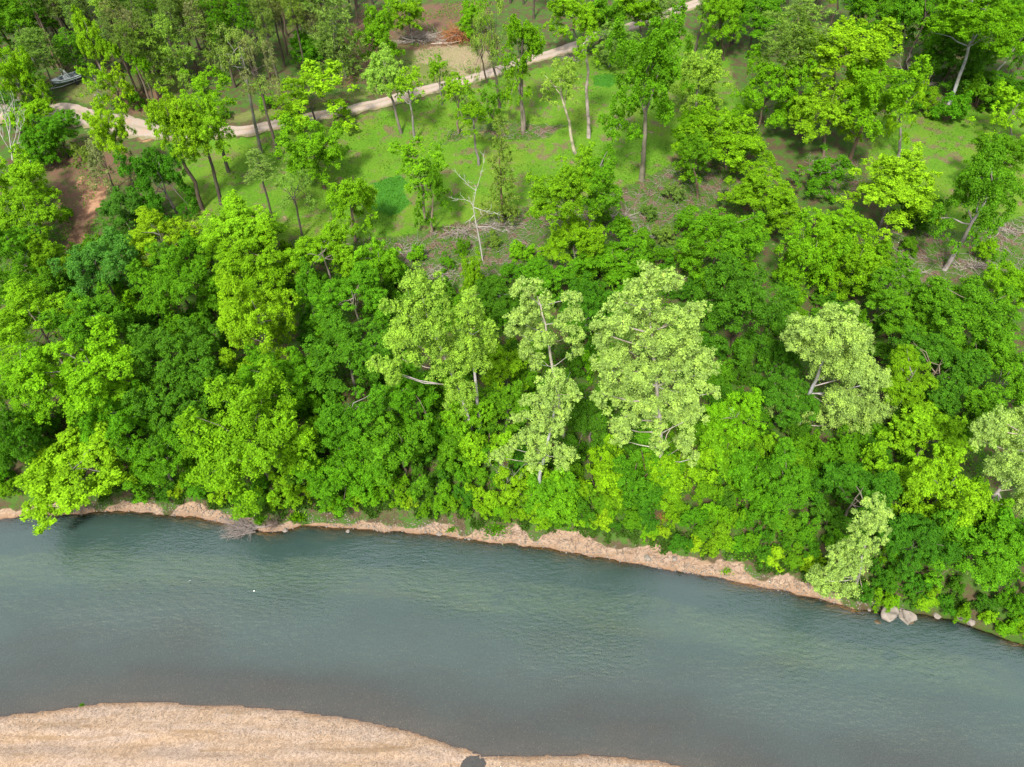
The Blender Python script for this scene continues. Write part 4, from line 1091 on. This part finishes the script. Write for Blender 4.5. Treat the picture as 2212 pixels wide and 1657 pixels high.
for (px, py, wpx, hue) in [(1405, 1010, 120, "G"), (1460, 1030, 130, "L"), (1365, 1045, 120, "G"), (1185, 1050, 110, "G"), (1140, 1065, 110, "L"), (1215, 1080, 110, "L"), (1000, 985, 110, "G"), (1050, 975, 110, "L"), (975, 945, 90, "G"),
                           (1725, 985, 90, "G"), (1680, 1000, 100, "L"), (1800, 1000, 100, "G"), (1560, 1010, 130, "L"), (1620, 1060, 130, "G"), (1290, 1030, 120, "L"), (2120, 1120, 110, "L"), (2180, 1160, 120, "G"), (1900, 1060, 120, "L")]:
    g = ground(px, py, 2.0); r = wpx * np.linalg.norm(g - [0, 0, CAM_H]) / FPX / 2
    shrub(g[0], g[1], r, r * 1.6, hue, own_label(f"big {WORD[hue]} bush at a trunk's foot", g, MARKS), "big bushes between the sycamores")
print("shrubs", n_edge, fill_n)

# ------------------------------------------------------------------ ground cover nobody could count
rg = np.random.default_rng(51)
def mask_at(M, x, y):
    return M[np.clip(np.searchsorted(gy, y), 0, nyg - 1), np.clip(np.searchsorted(gx, x), 0, nxg - 1)]
def leaf_quads(P, ln, width, r, upright=.6):
    n_ = len(P); nrm = unit(np.array([0, 0, upright]) + r.normal(0, .5, (n_, 3))); t = unit(np.cross(nrm, r.normal(0, 1, (n_, 3)))); b = np.cross(nrm, t)
    l = ln[:, None]
    V = np.stack([P - t * l * .5, P + b * l * width * .5, P + t * l * .5 - nrm * l * .12, P - b * l * width * .5], 1).reshape(-1, 3)
    return V, np.arange(n_ * 4).reshape(-1, 4), {"leaf_tint": r.random(n_), "spray_tint": r.random(n_) * .8}
def view_half(y): return 24 + .78 * y
N_ = 150000
x = rg.uniform(-95, 95, N_); y = y_far(x) + np.interp(x, [42, 46], [2.6, 1.2]) + 56 * rg.random(N_) ** 1.2
ok = (np.abs(x) < view_half(y)) & (np.maximum.reduce([mask_at(M_LAWN, x, y), mask_at(M_DIRT, x, y), mask_at(M_DEB, x, y) * .8]) < .5 + .25 * rg.random(N_)) & (fbm(x, y, 3.2, 3) > -.12)
x, y = x[ok][:72000], y[ok][:72000]
zt = H(x, y) + np.clip(fbm(x, y, 2.1, 3) + .35, .03, 1) * rg.random(len(x)) * 1.1
V, F, Tn = leaf_quads(np.stack([x, y, zt], -1), rg.uniform(.2, .42, len(x)), .65, rg)
o = stuff(mesh_obj("undergrowth", V, F, LEAF, None, False, Tn)); o.color = (*HUE["G"], 1)
tag(o, "low leafy undergrowth covering the forest floor and the bank", "undergrowth")
# weeds among the debris and round the road
x = rg.uniform(-95, 95, N_); y = rg.uniform(80, 200, N_)
mk = np.maximum.reduce([mask_at(M_DEB, x, y), mask_at(M_LIT, x, y), mask_at(M_VERGE, x, y)])
ok = (mk > .4) & (fbm(x, y, 3.0, 3) > .04)
x, y = x[ok][:32000], y[ok][:32000]
zt = H(x, y) + rg.random(len(x)) * .5
V, F, Tn = leaf_quads(np.stack([x, y, zt], -1), rg.uniform(.2, .42, len(x)), .6, rg)
o = stuff(mesh_obj("weeds", V, F, LEAF, None, False, Tn)); o.color = (*HUE["G"], 1)
tag(o, "green weeds sprouting through brown debris and leaf litter", "weeds")
# grass of the lawn, taller in the two lush patches, and the fringe above the gravel
def grass(name, x, y, hmax, hue, label, width=.25):
    zt = H(x, y) + .06 + rg.random(len(x)) * hmax * .5
    t = unit(np.stack([rg.normal(0, .5, len(x)), rg.normal(0, .5, len(x)), np.full(len(x), .9)], -1)); b = unit(np.cross(t, rg.normal(0, 1, (len(x), 3))))
    l = (hmax * rg.uniform(.5, 1.1, len(x)))[:, None]; P = np.stack([x, y, zt], -1)
    V = np.stack([P - b * l * width, P + b * l * width, P + t * l * .8 + b * l * .05, P + t * l * .8 - b * l * .05], 1).reshape(-1, 3)
    o = stuff(mesh_obj(name, V, np.arange(len(x) * 4).reshape(-1, 4), LEAF, None, False, {"leaf_tint": rg.random(len(x)), "spray_tint": rg.random(len(x)) * .7}))
    o.color = (*HUE[hue], 1) if isinstance(hue, str) else (*hue, 1)
    tag(o, label, "grass"); return o
x = rg.uniform(-60, 110, 80000); y = rg.uniform(85, 190, 80000)
ok = (mask_at(M_LAWN, x, y) > .5) & (fbm(x, y, 4.5, 3) + .35 * fbm(x, y, .9, 2) > .0)
grass("grass", x[ok][:45000], y[ok][:45000], .26, (.055, .145, .009), "short bright green grass of the sloping lawn", .4)
x = rg.uniform(-60, 60, 160000); y = rg.uniform(90, 190, 160000)
ok = mask_at(M_LUSH, x, y) > .45
grass("tall_grass", x[ok][:5000], y[ok][:5000], .32, (.075, .25, .012), "lush dark green tall grass in patches on the lawn", .3)
x = rg.uniform(-66, 66, 120000); y = y_far(x) + rg.uniform(1.2, 4.6, 120000) * np.interp(x, [42, 46], [1, .6])
ok = fbm(x, y, 1.6, 3) > np.interp(y - y_far(x), [1.2, 2.2, 3.2], [.36, .05, -.25])
grass("bank_grass", x[ok][:32000], y[ok][:32000], .55, (.06, .14, .015), "long grass hanging over the top of the gravel bank", .16)
# sticks lying in the cleared strip
T = Tubes()
made = 0
while made < 2600:
    x, y = rg.uniform(-60, 100), rg.uniform(80, 150)
    if mask_at(M_DEB, np.array([x]), np.array([y]))[0] < rg.uniform(.4, .8): continue
    made += 1
    a = rg.uniform(0, 6.28); l = rg.uniform(.5, 2.6) * (1 if rg.random() < .93 else 2.0); e = np.array([math.cos(a), math.sin(a), 0]) * l / 2
    p = np.array([x, y, 0]); q0, q1 = p - e, p + e
    for q in (q0, q1): q[2] = float(H(q[0], q[1])) + rg.uniform(.03, .35)
    m = (q0 + q1) / 2 + rg.normal(0, .06 * l, 3); m[2] = max(m[2], float(H(m[0], m[1])) + .03)
    k = rg.uniform(.014, .038)
    T.add([q0, m, q1], [k, k * .8, k * .4], 3)
o = stuff(T.build("fallen_sticks", TWIG, None, False)); tag(o, "grey fallen sticks scattered over the cleared brown strip", "sticks")

T = Tubes()
for i in range(700):
    x = rg.uniform(-64, 42); y = float(y_far(np.array(x))) + rg.uniform(.9, 2.8)
    a = rg.normal(0, .7) + (1.57 if rg.random() < .4 else 0); l = rg.uniform(.3, 1.3); e = np.array([math.cos(a), math.sin(a), 0]) * l / 2
    p = np.array([x, y, 0]); q0, q1 = p - e, p + e
    for q in (q0, q1): q[2] = float(H(q[0], q[1])) + rg.uniform(.0, .15)
    T.add([q0, (q0 + q1) / 2 + rg.normal(0, .05, 3), q1], [.03, .025, .012], 3)
o = stuff(T.build("bank_roots", simple_mat("root_wood", (.13, .085, .06), .95, 3, .4), None, False)); tag(o, "brown roots and twigs hanging out of the bank's top edge", "roots")

# ------------------------------------------------------------------ stones
def rock_mesh(seed, n_=2, rough=.28, flat=.7):
    import bmesh
    r = np.random.default_rng(seed); bm = bmesh.new(); bmesh.ops.create_icosphere(bm, subdivisions=n_, radius=1)
    ax = unit(r.normal(0, 1, (9, 3))); lim = r.uniform(.55, .95, 9); ph = r.uniform(0, 6.28, 6)
    for v in bm.verts:
        p = np.array(v.co)
        for a, l in zip(ax, lim):
            q = p @ a
            if q > l: p = p - a * (q - l)
        p = p * (1 + rough * .35 * math.sin(3.1 * p[0] + ph[0]) * math.sin(2.7 * p[1] + ph[1]) + rough * .25 * math.sin(7 * p[2] + ph[2] + 5 * p[0]))
        v.co = Vector((p[0], p[1], p[2] * flat))
    me = bpy.data.meshes.new("stone"); bm.to_mesh(me); bm.free(); return me
def put_rock(px, py, wpx, label, mat=STONE, seed=1, lift=.15, group=None, name="stone", cat="stone", n_=2, flat=.7, yaw=None):
    g = ground(px, py); w = wpx * np.linalg.norm(g - [0, 0, CAM_H]) / FPX / 2
    me = rock_mesh(seed, n_, .3, flat); me.materials.append(mat)
    o = share(name, me); o.location = (g[0], g[1], max(g[2], -.10) + w * lift); o.scale = (w, w, w); o.rotation_euler = (rg.normal(0, .15), rg.normal(0, .15), rg.uniform(0, 6.28) if yaw is None else yaw)
    return tag(o, label, cat, group)
put_rock(1914, 1331, 33, "largest pale boulder standing in the water beside the overhanging sycamore", STONE, 3, .45, None, "boulder", "boulder", 4, .85)
put_rock(1956, 1340, 30, "mossy pale boulder in the water right of the largest one", STONE, 8, .3, None, "boulder", "boulder", 4, .7)
put_rock(1957, 1342, 20, "brown wet rock lapped by water under the mossy boulder", WETSTONE, 9, .1, None, "boulder", "boulder", 3, .6)
put_rock(1892, 1349, 22, "sunken brown boulder just left of the largest one", WETSTONE, 10, -.3, None, "boulder", "boulder", 3, .5)
put_rock(2073, 1334, 17, "grey stone at the waterline, left of two beside the right bank", STONE, 11, .2, None, "stone", "stone", 3)
put_rock(2094, 1343, 18, "pale stone in the water, right of two beside the right bank", STONE, 12, .25, None, "stone", "stone", 3)
put_rock(2070, 1321, 9, "small pale stone above the right bank's pair", STONE, 13, .2)
put_rock(2024, 1331, 13, "pale stone half under the green shrubs right of the boulders", STONE, 14, .2)
put_rock(1947, 1317, 12, "flat pale stone under the leaves behind the mossy boulder", STONE, 15, .2, flat=.45)
put_rock(1910, 1310, 10, "pale stone touching the back of the largest boulder", STONE, 16, .2)
put_rock(1877, 1318, 7, "small stone at the waterline under the overhanging sycamore", STONE, 17, .2)
put_rock(948, 1154, 13, "pale block of stone at the waterline below the middle of the bank", STONE, 18, .25)
put_rock(752, 1150, 9, "pale stone at the waterline right of the driftwood bay", STONE, 19, .2)
put_rock(919, 1150, 8, "small pale stone left of the pale block at the waterline", STONE, 20, .2)
put_rock(1013, 1165, 8, "small pale stone right of the pale block at the waterline", STONE, 21, .2)
put_rock(1398, 1205, 16, "long pale stone on the gravel strip right of the middle", STONE, 22, .2, flat=.5)
put_rock(1457, 1207, 11, "pale stone on the gravel strip below the dead brown bush", STONE, 23, .2)
put_rock(617, 1147, 12, "pale stone on the point right of the driftwood", STONE, 24, .25)
put_rock(565, 1172, 30, "dark sunken rock in the water below the driftwood", WETSTONE, 25, -.62, None, "boulder", "boulder", 3, .5)
put_rock(206, 207, 5, "small pale round object on the grass right of the boat", STONE, 26, .4)  # unidentified pale object, built from a rock mesh
put_rock(214, 207, 7, "small grey pale object next to the round one by the boat", STONE, 27, .3, flat=.5)  # unidentified flat lump, also built from a rock mesh
# loose stones that are too many to name, and the pebbles
base = rock_mesh(40, 1, .3, .7)
bv = np.array([v.co for v in base.vertices]); bf = np.array([list(p.vertices) for p in base.polygons])
def pebbles(name, x, y, lo, hi, label, mat=STONE):
    k = len(x); s = (lo + (hi - lo) * rg.random(k) ** 3)
    a = rg.uniform(0, 6.28, k); ca, sa = np.cos(a), np.sin(a)
    V = bv[None] * s[:, None, None] * rg.uniform(.6, 1.3, (k, 1, 3))
    V = np.stack([V[..., 0] * ca[:, None] - V[..., 1] * sa[:, None], V[..., 0] * sa[:, None] + V[..., 1] * ca[:, None], V[..., 2]], -1) + np.stack([x, y, H(x, y) + s * .15], -1)[:, None, :]
    F = (bf[None] + (np.arange(k) * len(bv))[:, None, None]).reshape(-1, 3)
    o = stuff(mesh_obj(name, V.reshape(-1, 3), F, mat, None, False)); tag(o, label, "pebbles"); return o
octa = np.array([[1, 0, 0], [0, 1, 0], [-1, 0, 0], [0, -1, 0], [0, 0, .7], [0, 0, -.5]], float)
bv, bf = octa, np.array([[0, 1, 4], [1, 2, 4], [2, 3, 4], [3, 0, 4], [1, 0, 5], [2, 1, 5], [3, 2, 5], [0, 3, 5]])
x = rg.uniform(-64, 64, 6000); x = x[x < 46 + 6 * rg.random(len(x))]; pebbles("pebbles", x, y_far(x) + rg.normal(.7, .75, len(x)).clip(-.4, 3), .03, .17, "pale pebbles along the far gravel strip")
x = rg.uniform(-62, 24, 8000); pebbles("pebbles", x, y_near(x) - rg.gamma(1.3, 2.2, 8000) + .1, .025, .085, "pale pebbles of the near gravel bar")

# ------------------------------------------------------------------ driftwood and tufts
g = ground(551, 1140); root = thing("driftwood", "grey weathered driftwood with fanned bare branches lying in the shallows", "driftwood", g)
DRIFT = simple_mat('driftwood', (.185, .155, .14), .95, 3, .35)
r2 = np.random.default_rng(61); T = Tubes()
def gp(px, py, z): q = on_plane(px, py, z); return np.array([q[0], q[1], z]) - g
T.add([gp(600, 1128, .55), gp(575, 1137, .5), gp(551, 1139, .45), gp(535, 1148, .35)], [.17, .16, .13, .09], 7)
T.build("trunk", DRIFT, root)
B = Tubes()
for i in range(60):
    s = gp(r2.uniform(530, 556), r2.uniform(1134, 1150), r2.uniform(.25, .5)); a = r2.uniform(0, 1)
    e = gp(466 + r2.uniform(0, 75), 1116 + 52 * a + r2.uniform(-3, 3), r2.uniform(.1, 1.0))
    m = (s + e) / 2 + r2.normal(0, .22, 3) + [0, 0, .35]
    B.add([s, (s + m) / 2 + r2.normal(0, .08, 3), m, (m + e) / 2 + r2.normal(0, .12, 3), e], np.array([.05, .042, .035, .025, .012]) * r2.uniform(.6, 1.3), 4)
    for _ in range(3): sprout(B, m if r2.random() < .5 else (m + e) / 2, unit(e - s) + r2.normal(0, .5, 3), r2.uniform(.4, 1.1), .02, 1, r2, .05)
stuff(B.build("branches", DRIFT, root))
g2 = ground(590, 1130); root = thing("root_mass", "dark tangled root mass on the shore right of the driftwood", "roots", g2)
B = Tubes()
for i in range(90):
    a = r2.uniform(0, 6.28); p = np.array([math.cos(a), math.sin(a) * .8, 0]) * r2.uniform(.1, 1.2) + [0, 0, r2.uniform(.05, .8)]
    sprout(B, p, r2.normal(0, 1, 3) + [0, -.3, .1], r2.uniform(.4, 1.0), .03, 1, r2, 0)
B.build("roots", simple_mat("dark_roots", (.12, .085, .07), .95, 3, .4), root)
def tuft(px, py, wpx, hue, label, hgt, n_=260, name="grass_tuft"):
    g = ground(px, py); w = wpx * np.linalg.norm(g - [0, 0, CAM_H]) / FPX / 2
    p = r2.normal(0, .42, (n_, 2)) * [w, w * .55]
    P = np.stack([p[:, 0], p[:, 1], H(g[0] + p[:, 0], g[1] + p[:, 1]) - g[2] + .05 + r2.random(n_) * hgt * .4], -1)
    t = unit(np.stack([p[:, 0] * .5, p[:, 1] * .5, np.full(n_, .7)], -1) + r2.normal(0, .4, (n_, 3))); b = unit(np.cross(t, r2.normal(0, 1, (n_, 3))))
    l = (hgt * r2.uniform(.5, 1.1, n_))[:, None]
    V = np.stack([P - b * l * .14, P + b * l * .14, P + t * l * .8 + b * l * .04, P + t * l * .8 - b * l * .04], 1).reshape(-1, 3)
    o = mesh_obj(name, V, np.arange(n_ * 4).reshape(-1, 4), LEAF, None, False, {"leaf_tint": r2.random(n_), "spray_tint": r2.random(n_)})
    o.location = g; o.color = (*HUE[hue], 1); return tag(o, label, "grass tuft")
tuft(567, 1128, 26, "G", "round green tuft growing on the driftwood log", .8)
tuft(540, 1112, 30, "G", "green tuft hanging over the bank above the driftwood", .7)
tuft(645, 1122, 34, "L", "bright green tuft spilling down the bank right of the root mass", .9)
tuft(1067, 1147, 62, "G", "wide grass tuft on the gravel strip below the low sycamore", .55, 420)
tuft(976, 1146, 22, "G", "small grass tuft left of the wide one on the gravel strip", .4, 150)
tuft(1568, 1236, 26, "L", "small grass tuft on the gravel strip at the right", .4, 150)
tuft(178, 1524, 10, "G", "lone small green plant at the edge of the near gravel bar", .3, 90, "small_plant")
g = ground(1432, 1122); root = thing("dead_bush", "rusty brown dead bush among the green at the bank's edge", "dead bush", g)
B = Tubes()
for i in range(40): sprout(B, [r2.normal(0, .25), r2.normal(0, .2), .1], [r2.normal(0, .5), r2.normal(0, .5), 1], r2.uniform(.6, 1.1), .022, 1, r2, .1)
stuff(B.build("branches", RUST, root))

# ------------------------------------------------------------------ heaps of felled branches on the cleared slope
for (px, py, wpx, hg, label) in [(985, 505, 90, .9, "grey heap of felled branches just right of the bleached lawn tree's foot"), (890, 548, 80, .7, "low heap of brown branches at the left end of the cleared strip"), (1075, 492, 110, .8, "long grey branch heap under the sparse conical cedar"),
                                 (1330, 470, 110, .9, "brown branch heap right of the lawn edge tree"), (1385, 515, 80, .7, "small branch heap below the brown one on the slope"), (2165, 500, 110, .9, "grey branch heap at the right edge above the pale leaning trunk's foot"),
                                 (1940, 592, 110, .8, "brown branch heap at the left end of the right hand slope"), (2100, 575, 80, .6, "low branch heap right of the pale leaning trunk's foot"), (712, 528, 70, .6, "small branch heap at the lawn's lower left corner"),
                                 (1235, 130, 40, .5, "small grey branch heap beside the road right of the tall narrow tree"), (1340, 268, 44, .5, "small brown branch heap at the foot of the largest oak"), (950, 600, 90, .7, "branch heap left of the thin bright sapling")]:
    g = ground(px, py); w = wpx * np.linalg.norm(g - [0, 0, CAM_H]) / FPX / 2
    root = thing("brush_heap", label, "brush heap", g)
    B = Tubes()
    for i in range(int(26 + 12 * w)):
        p = np.array([r2.normal(0, .45) * w, r2.normal(0, .5), 0]); p[2] = r2.uniform(.05, hg) * math.exp(-(p[0] / w) ** 2)
        p[2] += float(H(g[0] + p[0], g[1] + p[1])) - g[2]
        sprout(B, p, [r2.normal(0, 1), r2.normal(0, .7), r2.normal(0, .25)], r2.uniform(.7, 2.2), r2.uniform(.025, .06), 1, r2, 0, 2.2, .2)
    stuff(B.build("branches", TWIG, root))

# ------------------------------------------------------------------ brush pile in the clearing
g = ground(945, 90); root = thing("brush_pile", "long heap of grey branches and rust-coloured dead needles in the clearing", "brush pile", g)
sx = (g[1] / ray(945, 90)[1]) / FPX
B = Tubes()
for i in range(170):
    u = r2.uniform(-78, 25) * sx; hgt = 1.9 * math.exp(-((u / sx + 25) / 55) ** 2)
    p = [u, r2.normal(0, 1.0), r2.uniform(.1, max(.4, hgt))]
    sprout(B, p, [r2.choice([-1, 1]) * 1.0, r2.normal(0, .5), r2.normal(0, .22)], r2.uniform(1.2, 3.4), r2.uniform(.03, .07), 1, r2, 0, 2.0, .18)
stuff(B.build("grey_branches", TWIG, root))
R_ = Tubes()
for i in range(420):
    u = r2.normal(38, 17) * sx; hgt = 3.4 * math.exp(-((u / sx - 42) / 34) ** 2)
    p = [u, r2.normal(0, .9), r2.uniform(.1, max(.3, hgt))]
    sprout(R_, p, [r2.normal(0, .6), r2.normal(-.2, .5), r2.normal(-.2, .6)], r2.uniform(.7, 1.8), r2.uniform(.03, .06), 1, r2, -.2, 2.4, .25)
stuff(R_.build("dead_needles", RUST, root))
Lg = Tubes(); Lg.add([[5 * sx, -1.6, .3], [30 * sx, -1.7, .35], [52 * sx, -1.5, .8]], [.16, .14, .09], 6); Lg.add([[-12 * sx, -1.7, .2], [10 * sx, -1.6, .3]], [.12, .1], 6)
Lg.build("log", simple_mat("pale_log", (.42, .34, .27), .9, 2, .25), root)

# ------------------------------------------------------------------ boat on its trailer
WHITE = simple_mat("white_gelcoat", (.72, .74, .74), .3, 2, .06)
TEAL = simple_mat("grey_green_gelcoat", (.16, .24, .23), .3, 2, .1)
DARK = simple_mat("black_rubber", (.02, .02, .022), .6, 5, .2)
GREY = simple_mat("grey_vinyl", (.30, .31, .33), .7, 4, .15)
STEEL = simple_mat("galvanised_steel", (.45, .46, .47), .4, 5, .15, .8)
GLASS = simple_mat("dark_windscreen", (.03, .04, .045), .1, 2, .1)
g = ground(149, 184)
boat = thing("boat", "small grey-green motor boat with a white wakeboard tower parked on a trailer", "boat", g, math.atan2(-.76, -.65))
boat.scale = (1.15, 1.15, 1.15)
st = np.array([-2.5, -1.6, -.6, .4, 1.3, 2.0, 2.45, 2.6]); hb = np.array([1.0, 1.08, 1.1, 1.06, .9, .6, .25, .03]); zs = np.array([1.45, 1.46, 1.48, 1.52, 1.58, 1.66, 1.72, 1.75]); zk = np.array([.72, .7, .7, .7, .74, .88, 1.2, 1.6]); zc = zk * .55 + zs * .45
sec = lambda k: [(-hb[k], zs[k]), (-hb[k] * .97, zc[k] + .12), (-hb[k] * .82, zc[k] - .12), (0, zk[k]), (hb[k] * .82, zc[k] - .12), (hb[k] * .97, zc[k] + .12), (hb[k], zs[k])]
V = [(st[k], y, z) for k in range(8) for y, z in sec(k)]; F = [[k * 7 + j, k * 7 + j + 1, (k + 1) * 7 + j + 1, (k + 1) * 7 + j] for k in range(7) for j in range(6)] + [[0, 1, 2, 3, 4, 5, 6]]
mesh_obj("hull", V, F, TEAL, boat)
V = [(st[k], y * .97, z - .5) for k in range(6) for y, z in ((-hb[k], zs[k]), (hb[k], zs[k]))]
mesh_obj("cockpit_floor", V, [[k * 2, k * 2 + 1, k * 2 + 3, k * 2 + 2] for k in range(5)], GREY, boat)
V = [(st[k], y * 1.0, z + .015) for k in range(4, 8) for y, z in ((-hb[k], zs[k]), (0, zs[k] + .1), (hb[k], zs[k]))]
mesh_obj("foredeck", V, [[k * 3 + j, k * 3 + j + 1, k * 3 + j + 4, k * 3 + j + 3] for k in range(3) for j in range(2)], WHITE, boat)
T = Tubes()
for s in (-1, 1): T.add([(st[k], s * hb[k], zs[k] + .03) for k in range(8)], [.07] * 8, 6)
T.add([(-2.5, -1, 1.48), (-2.5, 1, 1.48)], [.07, .07], 6); T.build("gunwale", WHITE, boat)
T = Tubes()
for s in (-1, 1): T.add([(st[k], s * (hb[k] * .985 + .01), zs[k] - .30) for k in range(7)], [.045] * 7, 5)
T.build("stripe", WHITE, boat)
T = Tubes()
for xo in (0, .55):
    T.add([(-.5 + xo, -1.08, 1.5), (-.2 + xo * .4, -1.0, 2.6), (-.1 + xo * .3, -.75, 3.0), (-.1 + xo * .3, .75, 3.0), (-.2 + xo * .4, 1.0, 2.6), (-.5 + xo, 1.08, 1.5)], [.06] * 6, 6)
T.build("tower", WHITE, boat)
V = [(1.0, -.85, 1.56), (1.25, -.3, 1.62), (1.25, .3, 1.62), (1.0, .85, 1.56), (.75, -.8, 2.0), (.95, -.3, 2.05), (.95, .3, 2.05), (.75, .8, 2.0)]
mesh_obj("windscreen", V, [[0, 1, 5, 4], [1, 2, 6, 5], [2, 3, 7, 6]], GLASS, boat)
def box(name, c, s, mat, parent):
    import bmesh
    bm = bmesh.new(); bmesh.ops.create_cube(bm, size=1)
    for v in bm.verts: v.co = Vector((v.co.x * s[0], v.co.y * s[1], v.co.z * s[2])) + Vector(c)
    bmesh.ops.bevel(bm, geom=list(bm.edges), offset=min(s) * .18, segments=2, affect='EDGES')
    me = bpy.data.meshes.new(name); bm.to_mesh(me); bm.free(); me.materials.append(mat)
    return share(name, me, boat if parent is None else parent)
box("seat", (-.1, -.5, 1.3), (.55, .5, .6), WHITE, None); box("seat", (-.1, .5, 1.3), (.55, .5, .6), WHITE, None); box("rear_bench", (-1.7, 0, 1.25), (.6, 1.8, .5), GREY, None)
m = box("outboard_motor", (-2.85, 0, 1.5), (.5, .45, .7), DARK, None)
box("motor_leg", (-2.85, 0, .9), (.25, .15, .8), DARK, m)
T = Tubes()
for s in (-1, 1): T.add([(-2.4, s * .7, .5), (1.6, s * .7, .5), (3.4, 0, .5)], [.06] * 3, 5); T.add([(-1.5, s * .7, .5), (-1.5, s * .6, .85)], [.05] * 2, 5)
T.add([(-1.2, -1.1, .4), (-1.2, 1.1, .4)], [.05] * 2, 5); T.add([(3.4, 0, .5), (4.1, 0, .45)], [.05] * 2, 5); T.add([(3.3, 0, .55), (3.3, 0, .0)], [.04] * 2, 5)
trl = T.build("trailer", STEEL, boat)
for s in (-1, 1):
    T = Tubes(); T.add([(-1.2, s * 1.0, .33), (-1.2, s * 1.22, .33)], [.33, .33], 14); T.add([(-1.2, s * 1.19, .33), (-1.2, s * 1.23, .33)], [.3, .001], 14); T.add([(-1.2, s * 1.01, .33), (-1.2, s * .99, .33)], [.33, .001], 14)
    w_ = T.build("wheel", DARK, boat)
